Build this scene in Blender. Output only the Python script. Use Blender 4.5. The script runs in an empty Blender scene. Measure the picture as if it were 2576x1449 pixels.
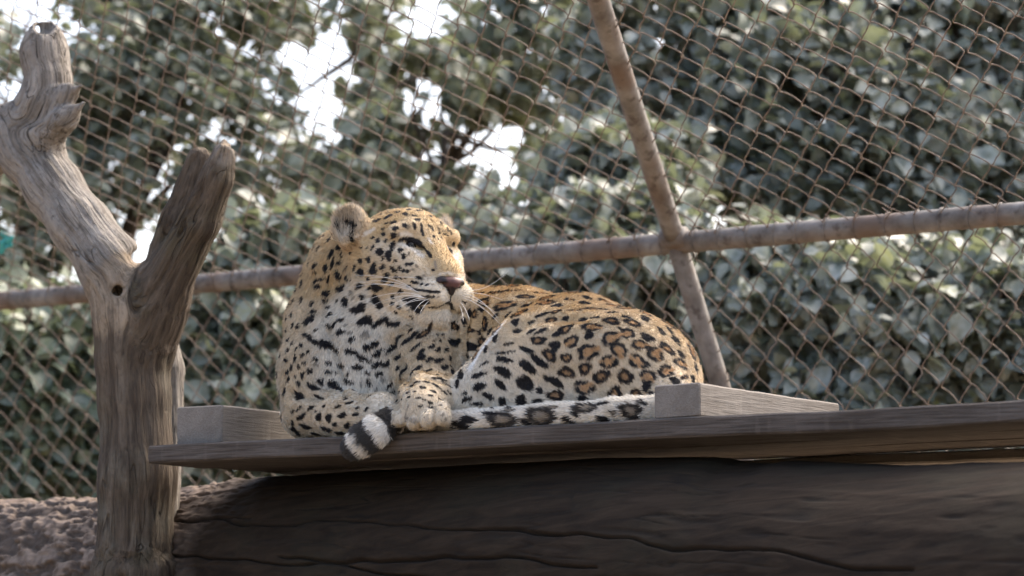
import bpy, math, random
import numpy as np
from mathutils import Vector
from mathutils.bvhtree import BVHTree

rng = np.random.default_rng(7)
random.seed(7)
R = math.radians
scene = bpy.context.scene
COL = scene.collection

# ------------------------------------------------------------------ camera
CAM_Z, PITCH, LENS, W0, H0 = 1.6, R(7.1), 105.0, 2576.0, 1449.0
FPX = LENS / 36.0 * W0
cam_d = bpy.data.cameras.new('camera')
cam_d.lens = LENS; cam_d.sensor_width = 36.0
cam_d.clip_start = 0.05; cam_d.clip_end = 2000
cam_d.dof.use_dof = True; cam_d.dof.focus_distance = 6.6; cam_d.dof.aperture_fstop = 3.8
cam = bpy.data.objects.new('camera', cam_d)
cam.location = (0, 0, CAM_Z); cam.rotation_euler = (R(90) + PITCH, 0, 0)
COL.objects.link(cam); scene.camera = cam

# ------------------------------------------------------------------ sky and sun
SUN_DIR = Vector((0.52, 0.40, 0.76)).normalized()      # towards the sun
world = bpy.data.worlds.new('World'); scene.world = world; world.use_nodes = True
wn = world.node_tree.nodes; wl = world.node_tree.links
for n in list(wn): wn.remove(n)
sky = wn.new('ShaderNodeTexSky'); sky.sky_type = 'NISHITA'; sky.sun_disc = False
sky.sun_elevation = math.asin(SUN_DIR.z); sky.sun_rotation = math.atan2(SUN_DIR.x, SUN_DIR.y)
sky.air_density = 0.9; sky.dust_density = 7.0; sky.ozone_density = 0.6
bg = wn.new('ShaderNodeBackground'); bg.inputs['Strength'].default_value = 0.145
wo = wn.new('ShaderNodeOutputWorld')
wl.new(sky.outputs[0], bg.inputs[0]); wl.new(bg.outputs[0], wo.inputs[0])
sun_d = bpy.data.lights.new('sun', 'SUN'); sun_d.energy = 0.5; sun_d.angle = R(24); sun_d.color = (1.0, 0.965, 0.91)
sun = bpy.data.objects.new('sun', sun_d); COL.objects.link(sun)
sun.rotation_euler = SUN_DIR.to_track_quat('Z', 'Y').to_euler()
vs = scene.view_settings
vs.view_transform = 'Standard'; vs.look = 'None'; vs.gamma = 1.0; vs.use_curve_mapping = False; vs.exposure = 2.0
scene.cycles.max_bounces = 5; scene.cycles.diffuse_bounces = 3; scene.cycles.glossy_bounces = 2; scene.cycles.transmission_bounces = 3
scene.cycles.caustics_reflective = False; scene.cycles.caustics_refractive = False
scene.cycles.use_adaptive_sampling = True; scene.cycles.adaptive_threshold = 0.02

# ------------------------------------------------------------------ projection helpers (used to survey the place)
CAMP = np.array([0, 0, CAM_Z]); FWD = np.array([0, math.cos(PITCH), math.sin(PITCH)]); UPV = np.array([0, -math.sin(PITCH), math.cos(PITCH)])
def ray(x, y):
    return FWD + np.array([1.0, 0, 0]) * ((x - W0 / 2) / FPX) - UPV * ((y - H0 / 2) / FPX)
def on_z(x, y, z):
    d = ray(x, y); return CAMP + d * ((z - CAM_Z) / d[2])
PLAT_Z = CAM_Z + 0.50                                   # top of the platform boards
L0 = on_z(371, 1121, PLAT_Z); R0 = on_z(2576, 1006, PLAT_Z)
ADIR = (R0 - L0); ADIR[2] = 0; ADIR /= np.linalg.norm(ADIR)       # along the platform
NIN = np.array([-ADIR[1], ADIR[0], 0.0])                          # inward, away from the viewer
ZUP = np.array([0, 0, 1.0])
YAW = math.atan2(ADIR[1], ADIR[0])
def P(x, y, b):                                         # picture point at b metres behind the platform's front edge
    d = ray(x, y); t = (b - np.dot(CAMP - L0, NIN)) / np.dot(d, NIN)
    return CAMP + d * t
def pxm(p):                                             # metres per picture pixel at p
    return float(np.dot(p - CAMP, FWD)) / FPX
def AB(a, b, z): return L0 + ADIR * a + NIN * b + ZUP * (z - L0[2])
def a_of(p): return float(np.dot(p - L0, ADIR))

# ------------------------------------------------------------------ generic helpers
def tag(o, label, cat, group=None, kind=None):
    if label: o['label'] = label
    if cat: o['category'] = cat
    if group: o['group'] = group
    if kind: o['kind'] = kind
    return o
def empty(name, loc=(0, 0, 0), rz=0.0):
    o = bpy.data.objects.new(name, None); COL.objects.link(o); o.location = loc; o.rotation_euler = (0, 0, rz)
    o.empty_display_size = 0.1
    return o
def link(name, me, parent=None):
    o = bpy.data.objects.new(name, me); COL.objects.link(o)
    if parent is not None: o.parent = parent
    return o
def mesh_np(name, v, faces, mat=None, smooth=True):
    """faces: list of (M,k) int arrays"""
    me = bpy.data.meshes.new(name)
    v = np.asarray(v, dtype=np.float32)
    me.vertices.add(len(v)); me.vertices.foreach_set('co', v.ravel())
    fl = [np.asarray(f, dtype=np.int32) for f in faces if len(f)]
    nl = sum(f.size for f in fl); nf = sum(len(f) for f in fl)
    me.loops.add(nl); me.polygons.add(nf)
    me.loops.foreach_set('vertex_index', np.concatenate([f.ravel() for f in fl]))
    tot = np.concatenate([np.full(len(f), f.shape[1], dtype=np.int32) for f in fl])
    st = np.concatenate([[0], np.cumsum(tot)[:-1]]).astype(np.int32)
    me.polygons.foreach_set('loop_start', st); me.polygons.foreach_set('loop_total', tot)
    me.polygons.foreach_set('use_smooth', np.full(nf, smooth, dtype=bool))
    me.update(calc_edges=True); me.validate()
    if mat: me.materials.append(mat)
    return me
def attr_f(me, name, arr): a = me.attributes.new(name, 'FLOAT', 'POINT'); a.data.foreach_set('value', np.asarray(arr, np.float32).ravel())
def attr_v(me, name, arr): a = me.attributes.new(name, 'FLOAT_VECTOR', 'POINT'); a.data.foreach_set('vector', np.asarray(arr, np.float32).ravel())
def attr_c(me, name, arr):
    a = me.attributes.new(name, 'FLOAT_COLOR', 'POINT'); c = np.ones((len(arr), 4), np.float32); c[:, :3] = arr
    a.data.foreach_set('color', c.ravel())
def unit(v): v = np.asarray(v, float); return v / max(1e-12, np.linalg.norm(v))
def smooth01(x): x = np.clip(x, 0, 1); return x * x * (3 - 2 * x)

def hash3(i, j, k, s):
    n = (i.astype(np.int64) * 374761393 + j.astype(np.int64) * 668265263 + k.astype(np.int64) * 2147483647 + s * 974711) & 0x7fffffff
    n = (n ^ (n >> 13)) * 1274126177 & 0x7fffffff
    n = (n ^ (n >> 16)) * 461845907 & 0x7fffffff
    return ((n >> 7) & 0xffff) / 65535.0
def noise3(p, s=0):
    """value noise in -1..1"""
    p = np.asarray(p, float); i = np.floor(p).astype(np.int64); f = p - i; f = f * f * (3 - 2 * f)
    r = 0
    for dx in (0, 1):
        for dy in (0, 1):
            for dz in (0, 1):
                w = (f[:, 0] if dx else 1 - f[:, 0]) * (f[:, 1] if dy else 1 - f[:, 1]) * (f[:, 2] if dz else 1 - f[:, 2])
                r = r + w * hash3(i[:, 0] + dx, i[:, 1] + dy, i[:, 2] + dz, s)
    return r * 2 - 1
def fbm(p, s=0, n=3):
    r = 0; a = 1.0; t = 0
    for k in range(n):
        r = r + a * noise3(p * 2 ** k, s + k * 17); t += a; a *= 0.5
    return r / t

# ------------------------------------------------------------------ implicit surfaces
class Field:
    def __init__(self, lo, hi, h):
        self.lo = np.asarray(lo, float); self.h = h
        self.n = np.ceil((np.asarray(hi) - self.lo) / h).astype(int) + 1
        self.F = np.full(self.n, 0.5, np.float32); self.prims = []
    def box(self, lo, hi):
        i0 = np.clip(np.floor((lo - self.lo) / self.h).astype(int), 0, self.n - 1)
        i1 = np.clip(np.ceil((hi - self.lo) / self.h).astype(int) + 1, 1, self.n)
        sl = tuple(slice(a, b) for a, b in zip(i0, i1))
        g = [(self.lo[k] + np.arange(i0[k], i1[k]) * self.h).astype(np.float32) for k in range(3)]
        return sl, np.meshgrid(*g, indexing='ij', sparse=True)
    def put(self, prim, k=0.03, sub=False):
        lo, hi = prim.bounds(); m = k + 0.025
        sl, (X, Y, Z) = self.box(lo - m, hi + m)
        if any(s.stop <= s.start for s in sl): return
        d = prim.d(X, Y, Z); F = self.F[sl]
        if sub:
            d = -d; h = np.clip(0.5 - 0.5 * (F - d) / k, 0, 1)
            self.F[sl] = F * (1 - h) + d * h + k * h * (1 - h)
        else:
            h = np.clip(0.5 + 0.5 * (F - d) / k, 0, 1)
            self.F[sl] = F * (1 - h) + d * h - k * h * (1 - h)
            self.prims.append(prim)
    def mesh(self):
        F = self.F; h = self.h; S = F < 0
        n = np.array(F.shape) - 1
        c = np.zeros(n, np.uint8)
        offs = [(i, j, k) for i in (0, 1) for j in (0, 1) for k in (0, 1)]
        for (i, j, k) in offs: c += S[i:i + n[0], j:j + n[1], k:k + n[2]]
        act = (c > 0) & (c < 8)
        idx = np.argwhere(act)
        vid = np.full(n, -1, np.int32); vid[act] = np.arange(len(idx))
        vals = {o: F[idx[:, 0] + o[0], idx[:, 1] + o[1], idx[:, 2] + o[2]] for o in offs}
        acc = np.zeros((len(idx), 3)); cnt = np.zeros(len(idx))
        for a in offs:
            for ax in range(3):
                if a[ax] == 0:
                    b = list(a); b[ax] = 1; b = tuple(b)
                    va, vb = vals[a], vals[b]; m = (va < 0) != (vb < 0)
                    t = np.where(m, va / np.where(m, va - vb, 1), 0)
                    p = np.zeros((len(idx), 3)); p[:] = a; p[:, ax] += t
                    acc += p * m[:, None]; cnt += m
        v = self.lo + (idx + acc / cnt[:, None]) * h
        quads = []
        for ax in range(3):
            u, w = (ax + 1) % 3, (ax + 2) % 3
            sa = [slice(None)] * 3; sb = [slice(None)] * 3
            sa[ax] = slice(0, -1); sb[ax] = slice(1, None)
            for q in (u, w):
                sa[q] = slice(1, -1); sb[q] = slice(1, -1)
            A = S[tuple(sa)]; B = S[tuple(sb)]
            e = np.argwhere(A != B)
            if not len(e): continue
            base = e.copy(); base[:, u] += 1; base[:, w] += 1
            def cell(du, dw):
                q = base.copy(); q[:, u] += du; q[:, w] += dw
                return vid[q[:, 0], q[:, 1], q[:, 2]]
            f = np.stack([cell(-1, -1), cell(0, -1), cell(0, 0), cell(-1, 0)], 1)
            flip = ~A[e[:, 0], e[:, 1], e[:, 2]]
            f[flip] = f[flip][:, ::-1]
            quads.append(f)
        f = np.concatenate(quads); f = f[(f >= 0).all(1)]
        return v, f
class Cone:
    def __init__(s, a, b, ra, rb, **kw):
        s.a, s.b, s.ra, s.rb = np.asarray(a, float), np.asarray(b, float), ra, rb; s.kw = kw
        s.flow = unit(kw.get('flow', s.b - s.a))
    def bounds(s):
        r = max(s.ra, s.rb); return np.minimum(s.a, s.b) - r, np.maximum(s.a, s.b) + r
    def d(s, X, Y, Z):
        ab = s.b - s.a; L = float(ab @ ab) + 1e-12
        px, py, pz = X - s.a[0], Y - s.a[1], Z - s.a[2]
        t = np.clip((px * ab[0] + py * ab[1] + pz * ab[2]) / L, 0, 1)
        return np.sqrt((px - t * ab[0]) ** 2 + (py - t * ab[1]) ** 2 + (pz - t * ab[2]) ** 2) - (s.ra + (s.rb - s.ra) * t)
class Ell:
    def __init__(s, c, r, M=None, **kw):
        s.c = np.asarray(c, float); s.r = np.asarray(r, float); s.M = np.eye(3) if M is None else np.asarray(M, float); s.kw = kw   # rows of M: axes
        s.flow = unit(kw.get('flow', (0, 0, -1)))
    def bounds(s):
        e = np.sqrt(((s.M * s.r[:, None]) ** 2).sum(0)); return s.c - e, s.c + e
    def d(s, X, Y, Z):
        px, py, pz = X - s.c[0], Y - s.c[1], Z - s.c[2]
        k0 = 0; k1 = 0
        for i in range(3):
            q = px * s.M[i, 0] + py * s.M[i, 1] + pz * s.M[i, 2]
            k0 = k0 + (q / s.r[i]) ** 2; k1 = k1 + (q / s.r[i] ** 2) ** 2
        k0 = np.sqrt(k0); k1 = np.sqrt(k1)
        return k0 * (k0 - 1) / np.maximum(k1, 1e-9)
def vnormals(v, f):
    n = np.zeros_like(v); q = v[f]
    fn = np.cross(q[:, 2] - q[:, 0], q[:, 3] - q[:, 1])
    for k in range(f.shape[1]): np.add.at(n, f[:, k], fn)
    return n / np.maximum(np.linalg.norm(n, axis=1), 1e-12)[:, None]
def relax(v, f, it=2, lam=0.5):
    e = np.concatenate([f[:, [0, 1]], f[:, [1, 2]], f[:, [2, 3]], f[:, [3, 0]]])
    a = np.concatenate([e[:, 0], e[:, 1]]); b = np.concatenate([e[:, 1], e[:, 0]])
    deg = np.maximum(np.bincount(a, minlength=len(v)), 1)[:, None]
    for _ in range(it):
        s = np.stack([np.bincount(a, weights=v[b, k], minlength=len(v)) for k in range(3)], 1)
        v = v + lam * (s / deg - v)
    return v

def tube(pts, rad, n=8, cap=True):
    pts = np.asarray(pts, float); m = len(pts); rad = np.broadcast_to(np.asarray(rad, float), (m,))
    tan = np.gradient(pts, axis=0); tan /= np.linalg.norm(tan, axis=1)[:, None]
    u = np.cross(tan[0], (0, 0, 1.0))
    if np.linalg.norm(u) < 1e-3: u = np.array([1.0, 0, 0])
    u = unit(u); V = []
    th = np.arange(n) * 2 * math.pi / n
    for i in range(m):
        u = unit(u - tan[i] * (u @ tan[i])); w = np.cross(tan[i], u)
        V.append(pts[i] + rad[i] * (np.cos(th)[:, None] * u + np.sin(th)[:, None] * w))
    V = np.concatenate(V); F = []
    for i in range(m - 1):
        j = np.arange(n); k = (j + 1) % n
        F.append(np.stack([i * n + j, i * n + k, (i + 1) * n + k, (i + 1) * n + j], 1))
    F = np.concatenate(F)
    if cap:
        c0, c1 = len(V), len(V) + 1
        V = np.vstack([V, pts[0] , pts[-1]])
        j = np.arange(n); k = (j + 1) % n
        T = np.concatenate([np.stack([np.full(n, c0), k, j], 1), np.stack([np.full(n, c1), (m - 1) * n + j, (m - 1) * n + k], 1)])
    else: T = np.zeros((0, 3), int)
    return V, F, T
def join_parts(parts):
    V = []; Q = []; T = []; o = 0
    for v, q, t in parts:
        V.append(v); Q.append(np.asarray(q).reshape(-1, 4) + o); T.append(np.asarray(t).reshape(-1, 3) + o); o += len(v)
    return np.concatenate(V), np.concatenate(Q), np.concatenate(T)

# ------------------------------------------------------------------ material helpers
class NT:
    def __init__(s, name):
        s.m = bpy.data.materials.new(name); s.m.use_nodes = True
        s.n = s.m.node_tree.nodes; s.l = s.m.node_tree.links
        s.b = s.n['Principled BSDF']; s.out = s.n['Material Output']
    def add(s, t, **kw):
        x = s.n.new(t)
        for k, v in kw.items():
            if k.startswith('i_'):
                key = k[2:]; key = int(key) if key.isdigit() else key.replace('_', ' ')
                x.inputs[key].default_value = v
            else: setattr(x, k, v)
        return x
    def on(s, a, b): s.l.new(a, b)
    def noise(s, vec, scale, detail=4, rough=0.55, dist=0.0):
        x = s.add('ShaderNodeTexNoise', i_Scale=scale, i_Detail=detail, i_Roughness=rough, i_Distortion=dist)
        if vec is not None: s.on(vec, x.inputs['Vector'])
        return x.outputs['Fac']
    def ramp(s, fac, stops):
        x = s.add('ShaderNodeValToRGB'); e = x.color_ramp.elements
        while len(e) < len(stops): e.new(0.5)
        for q, (p, c) in zip(e, stops):
            q.position = p; q.color = (c[0], c[1], c[2], 1) if hasattr(c, '__len__') else (c, c, c, 1)
        s.on(fac, x.inputs[0]); return x.outputs[0]
    def mix(s, fac, a, b, mode='MIX'):
        x = s.add('ShaderNodeMix', data_type='RGBA', blend_type=mode)
        for sock, v in ((x.inputs[0], fac), (x.inputs[6], a), (x.inputs[7], b)):
            if isinstance(v, (int, float)): sock.default_value = v
            elif isinstance(v, tuple): sock.default_value = (v[0], v[1], v[2], 1)
            else: s.on(v, sock)
        return x.outputs[2]
    def math(s, op, a, b=None):
        x = s.add('ShaderNodeMath', operation=op)
        for sock, v in ((x.inputs[0], a), (x.inputs[1], b)):
            if v is None: continue
            if isinstance(v, (int, float)): sock.default_value = v
            else: s.on(v, sock)
        return x.outputs[0]
    def coords(s, kind='Object', scale=(1, 1, 1)):
        t = s.add('ShaderNodeTexCoord'); m = s.add('ShaderNodeMapping'); m.inputs['Scale'].default_value = scale
        s.on(t.outputs[kind], m.inputs[0]); return m.outputs[0]
    def attr(s, name, scale=None):
        a = s.add('ShaderNodeAttribute', attribute_name=name)
        if scale is None: return a
        m = s.add('ShaderNodeMapping'); m.inputs['Scale'].default_value = scale
        s.on(a.outputs['Vector'], m.inputs[0]); return m.outputs[0]
    def bump(s, h, strength=0.5, dist=0.01):
        x = s.add('ShaderNodeBump', i_Strength=strength, i_Distance=dist); s.on(h, x.inputs['Height'])
        s.on(x.outputs[0], s.b.inputs['Normal']); return x
    def fin(s, col=None, rough=0.8, spec=0.3):
        if col is not None:
            if isinstance(col, tuple): s.b.inputs['Base Color'].default_value = (*col, 1)
            else: s.on(col, s.b.inputs['Base Color'])
        if isinstance(rough, (int, float)): s.b.inputs['Roughness'].default_value = rough
        else: s.on(rough, s.b.inputs['Roughness'])
        s.b.inputs['Specular IOR Level'].default_value = spec
        return s.m

def mat_soil():
    t = NT('soil'); c = t.coords('Object')
    n = t.noise(c, 1.3, 6); n2 = t.noise(c, 25, 4)
    col = t.mix(n2, t.ramp(n, [(0.3, (0.17, 0.13, 0.09)), (0.7, (0.30, 0.24, 0.17))]), (0.23, 0.18, 0.13))
    t.bump(n2, 0.6, 0.02); return t.fin(col, 0.95, 0.1)
def mat_plank(name, c1, c2, dark, fine=0.75):
    t = NT(name); g = t.coords('Object', (1.6, 14, 14)); f = t.coords('Object', (4, 110, 110)); o = t.coords('Object'); dr = t.coords('Object', (16, 3, 2))
    n = t.noise(g, 2.0, 6, 0.65, 0.6); n2 = t.noise(f, 2.0, 4, 0.6); n3 = t.noise(o, 3.0, 5); n4 = t.noise(dr, 2.0, 4); n5 = t.noise(o, 120, 2)
    col = t.ramp(n, [(0.3, c1), (0.7, c2)])
    col = t.mix(t.ramp(n2, [(0.38, fine), (0.56, 0.0)]), col, dark)
    col = t.mix(t.ramp(n3, [(0.45, 0.0), (0.70, 0.6)]), col, (dark[0] * 0.8, dark[1] * 0.8, dark[2] * 0.8))
    col = t.mix(t.ramp(n4, [(0.58, 0.0), (0.74, 0.4)]), col, (c2[0] * 1.25, c2[1] * 1.25, c2[2] * 1.25))
    col = t.mix(t.ramp(n5, [(0.3, 0.10), (0.5, 0.0)]), col, dark)
    t.bump(t.math('ADD', n, t.math('MULTIPLY', n2, 0.8)), 0.7, 0.004)
    return t.fin(col, 0.88, 0.2)
def mat_wood_tree():
    t = NT('weathered_wood')
    g = t.attr('grain', (34, 34, 3.2)); g2 = t.attr('grain', (120, 120, 8)); g3 = t.attr('grain', (24, 24, 2.6)); tone = t.attr('tone').outputs['Fac']; bare = t.attr('bare').outputs['Fac']
    n = t.noise(g, 1.0, 6, 0.65, 0.6); n2 = t.noise(g2, 1.0, 4, 0.6); o = t.coords('Object'); n3 = t.noise(o, 9, 5); n4 = t.noise(g3, 1.0, 2, 0.5, 0.25); n5 = t.noise(o, 70, 4)
    grey = t.ramp(n, [(0.28, (0.10, 0.087, 0.073)), (0.48, (0.235, 0.212, 0.183)), (0.75, (0.36, 0.328, 0.285))])
    brown = t.ramp(n, [(0.3, (0.032, 0.024, 0.018)), (0.55, (0.115, 0.09, 0.066)), (0.8, (0.20, 0.165, 0.125))])
    brown = t.mix(t.ramp(n3, [(0.5, 0.0), (0.7, 0.5)]), brown, (0.09, 0.08, 0.045))
    tan = t.ramp(n, [(0.3, (0.11, 0.082, 0.058)), (0.55, (0.27, 0.215, 0.155)), (0.8, (0.38, 0.32, 0.245))])
    edge = t.math('ADD', tone, t.math('MULTIPLY', t.math('SUBTRACT', n3, 0.5), 0.8))
    col = t.mix(t.ramp(edge, [(0.30, 0.0), (0.75, 1.0)]), brown, grey)
    be = t.math('ADD', bare, t.math('MULTIPLY', t.math('SUBTRACT', n, 0.5), 0.9))
    col = t.mix(t.ramp(be, [(0.42, 0.0), (0.62, 1.0)]), col, tan)
    col = t.mix(t.ramp(n2, [(0.34, 0.6), (0.46, 0.0)]), col, (0.03, 0.024, 0.018))
    crk = t.ramp(t.math('ABSOLUTE', t.math('SUBTRACT', n4, 0.5)), [(0.0, 1.0), (0.004, 0.85), (0.012, 0.0)])
    crk = t.math('MULTIPLY', crk, t.ramp(n3, [(0.45, 0.0), (0.65, 0.7)]))
    col = t.mix(crk, col, (0.014, 0.011, 0.009))
    col = t.mix(t.ramp(n5, [(0.35, 0.3), (0.5, 0.0)]), col, (0.06, 0.05, 0.04))
    h = t.math('SUBTRACT', t.math('ADD', n, t.math('MULTIPLY', n2, 0.7)), t.math('MULTIPLY', crk, 0.9))
    t.bump(h, 0.95, 0.014)
    return t.fin(col, 0.9, 0.18)
def mat_log():
    t = NT('log_bark'); o = t.coords('Object'); s = t.coords('Object', (2.0, 22, 22)); rough = t.attr('bark').outputs['Fac']; cav = t.attr('cavity').outputs['Fac']
    n = t.noise(s, 2.0, 5, 0.6, 0.5); n2 = t.noise(o, 45, 4); n3 = t.noise(o, 5, 4)
    dark = t.ramp(n, [(0.28, (0.0115, 0.0080, 0.0052)), (0.52, (0.025, 0.0168, 0.0103)), (0.8, (0.041, 0.028, 0.0175))])  # the platform's shade on the log is put into this dark base
    dark = t.mix(t.ramp(n3, [(0.5, 0.0), (0.75, 0.5)]), dark, (0.032, 0.029, 0.018))
    chips = t.ramp(n2, [(0.3, (0.105, 0.078, 0.06)), (0.6, (0.21, 0.163, 0.128))])
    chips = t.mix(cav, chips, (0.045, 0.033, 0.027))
    e = t.math('ADD', rough, t.math('MULTIPLY', t.math('SUBTRACT', n3, 0.5), 0.5))
    col = t.mix(t.ramp(e, [(0.35, 0.0), (0.7, 1.0)]), dark, chips)
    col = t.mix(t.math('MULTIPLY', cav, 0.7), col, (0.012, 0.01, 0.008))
    t.bump(t.math('ADD', n, t.math('MULTIPLY', n2, 0.5)), 0.5, 0.005)
    return t.fin(col, 0.93, 0.15)
def mat_pipe():
    t = NT('weathered_pipe'); o = t.coords('Object')
    n = t.noise(o, 11, 5, 0.65); n2 = t.noise(o, 70, 3); n3 = t.noise(o, 4.5, 4); n4 = t.noise(o, 26, 4)
    col = t.ramp(n, [(0.32, (0.085, 0.075, 0.065)), (0.5, (0.165, 0.152, 0.138)), (0.72, (0.26, 0.245, 0.228))])
    col = t.mix(t.ramp(n3, [(0.48, 0.0), (0.62, 0.75)]), col, (0.135, 0.092, 0.066))
    col = t.mix(t.ramp(n4, [(0.56, 0.0), (0.66, 0.7)]), col, (0.055, 0.042, 0.034))
    t.bump(t.math('ADD', n2, n4), 0.35, 0.003); return t.fin(col, 0.7, 0.3)
def mat_wire():
    t = NT('rusty_wire'); o = t.coords('Object'); n = t.noise(o, 30, 3)
    col = t.ramp(n, [(0.35, (0.12, 0.094, 0.077)), (0.65, (0.24, 0.195, 0.16))])
    return t.fin(col, 0.85, 0.12)
def mat_leaf(name, dk, lt, dust_sheen, trans=(0.22, 0.25, 0.12)):
    t = NT(name); a = t.attr('tint').outputs['Fac']
    o = t.coords('Object'); n = t.noise(o, 40, 3)
    col = t.ramp(a, [(0.0, dk), (0.55, lt), (0.93, lt), (1.0, (0.34, 0.34, 0.08))])  # yellow end: leaves painted as if sun shone through them
    col = t.mix(t.math('MULTIPLY', t.ramp(n, [(0.33, 0.15), (0.6, 0.9)]), t.ramp(a, [(0.1, 0.2), (0.65, 1.0)])), col, dust_sheen)  # dust, also whitened to paint the sky's sheen on the leaves
    t.fin(col, 0.42, 0.55)
    tr = t.add('ShaderNodeBsdfTranslucent'); tr.inputs[0].default_value = (*trans, 1)
    mx = t.add('ShaderNodeMixShader'); mx.inputs[0].default_value = 0.3
    t.on(t.b.outputs[0], mx.inputs[1]); t.on(tr.outputs[0], mx.inputs[2]); t.on(mx.outputs[0], t.out.inputs[0])
    return t.m
def mat_bark():
    t = NT('branch_bark'); o = t.coords('Object', (8, 8, 2)); n = t.noise(o, 4, 4)
    t.bump(n, 0.5, 0.01); return t.fin(t.ramp(n, [(0.3, (0.045, 0.035, 0.028)), (0.7, (0.14, 0.11, 0.085))]), 0.9, 0.2)
def mat_coat(name, rough=0.75):
    t = NT(name); a = t.attr('coat'); t.fin(a.outputs['Color'], rough, 0.25)
    return t.m
def mat_plain(name, c, rough, spec=0.5):
    return NT(name).fin(c, rough, spec)

M_SOIL = mat_soil()
M_PLANK = mat_plank('weathered_plank', (0.072, 0.060, 0.051), (0.135, 0.117, 0.102), (0.044, 0.035, 0.028))
M_BLOCK = mat_plank('pale_sawn_timber', (0.165, 0.147, 0.128), (0.25, 0.228, 0.20), (0.115, 0.098, 0.08), 0.35)
M_TREE = mat_wood_tree(); M_LOG = mat_log(); M_PIPE = mat_pipe(); M_WIRE = mat_wire(); M_BARK = mat_bark()
M_LEAF = [mat_leaf('dusty_leaf', (0.055, 0.072, 0.045), (0.145, 0.178, 0.115), (0.36, 0.385, 0.33)),  # dark leaf colours lifted to stand in for haze
          mat_leaf('dusty_leaf_pale', (0.075, 0.092, 0.066), (0.19, 0.22, 0.168), (0.45, 0.475, 0.43)),
          mat_leaf('green_leaf', (0.04, 0.06, 0.03), (0.12, 0.175, 0.09), (0.31, 0.34, 0.28))]

# ================================================================== THE PLACE
# ------------------------------------------------------------------ ground: the enclosure stands on a raised bank
GZ = 1.30
def ground():
    xs = np.concatenate([-np.geomspace(400, 8, 14), np.linspace(-7, 7, 57), np.geomspace(8, 400, 14)])
    ys = np.concatenate([-np.geomspace(400, 3, 14), np.linspace(-2, 16, 73), np.geomspace(17, 600, 16)])
    X, Y = np.meshgrid(xs, ys, indexing='ij')
    p = np.stack([X.ravel(), Y.ravel(), np.zeros(X.size)], 1)
    z = GZ * smooth01((p[:, 1] - 3.4) / 1.6) + 0.03 * fbm(p * 1.7, 3)
    p[:, 2] = z
    ny = len(ys); i, j = np.meshgrid(np.arange(len(xs) - 1), np.arange(ny - 1), indexing='ij')
    a = (i * ny + j).ravel(); f = np.stack([a, a + ny, a + ny + 1, a + 1], 1)
    o = link('ground', mesh_np('ground', p, [f], M_SOIL)); o['kind'] = 'structure'
    o['label'] = 'bare brown earth bank under the enclosure'
ground()

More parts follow.
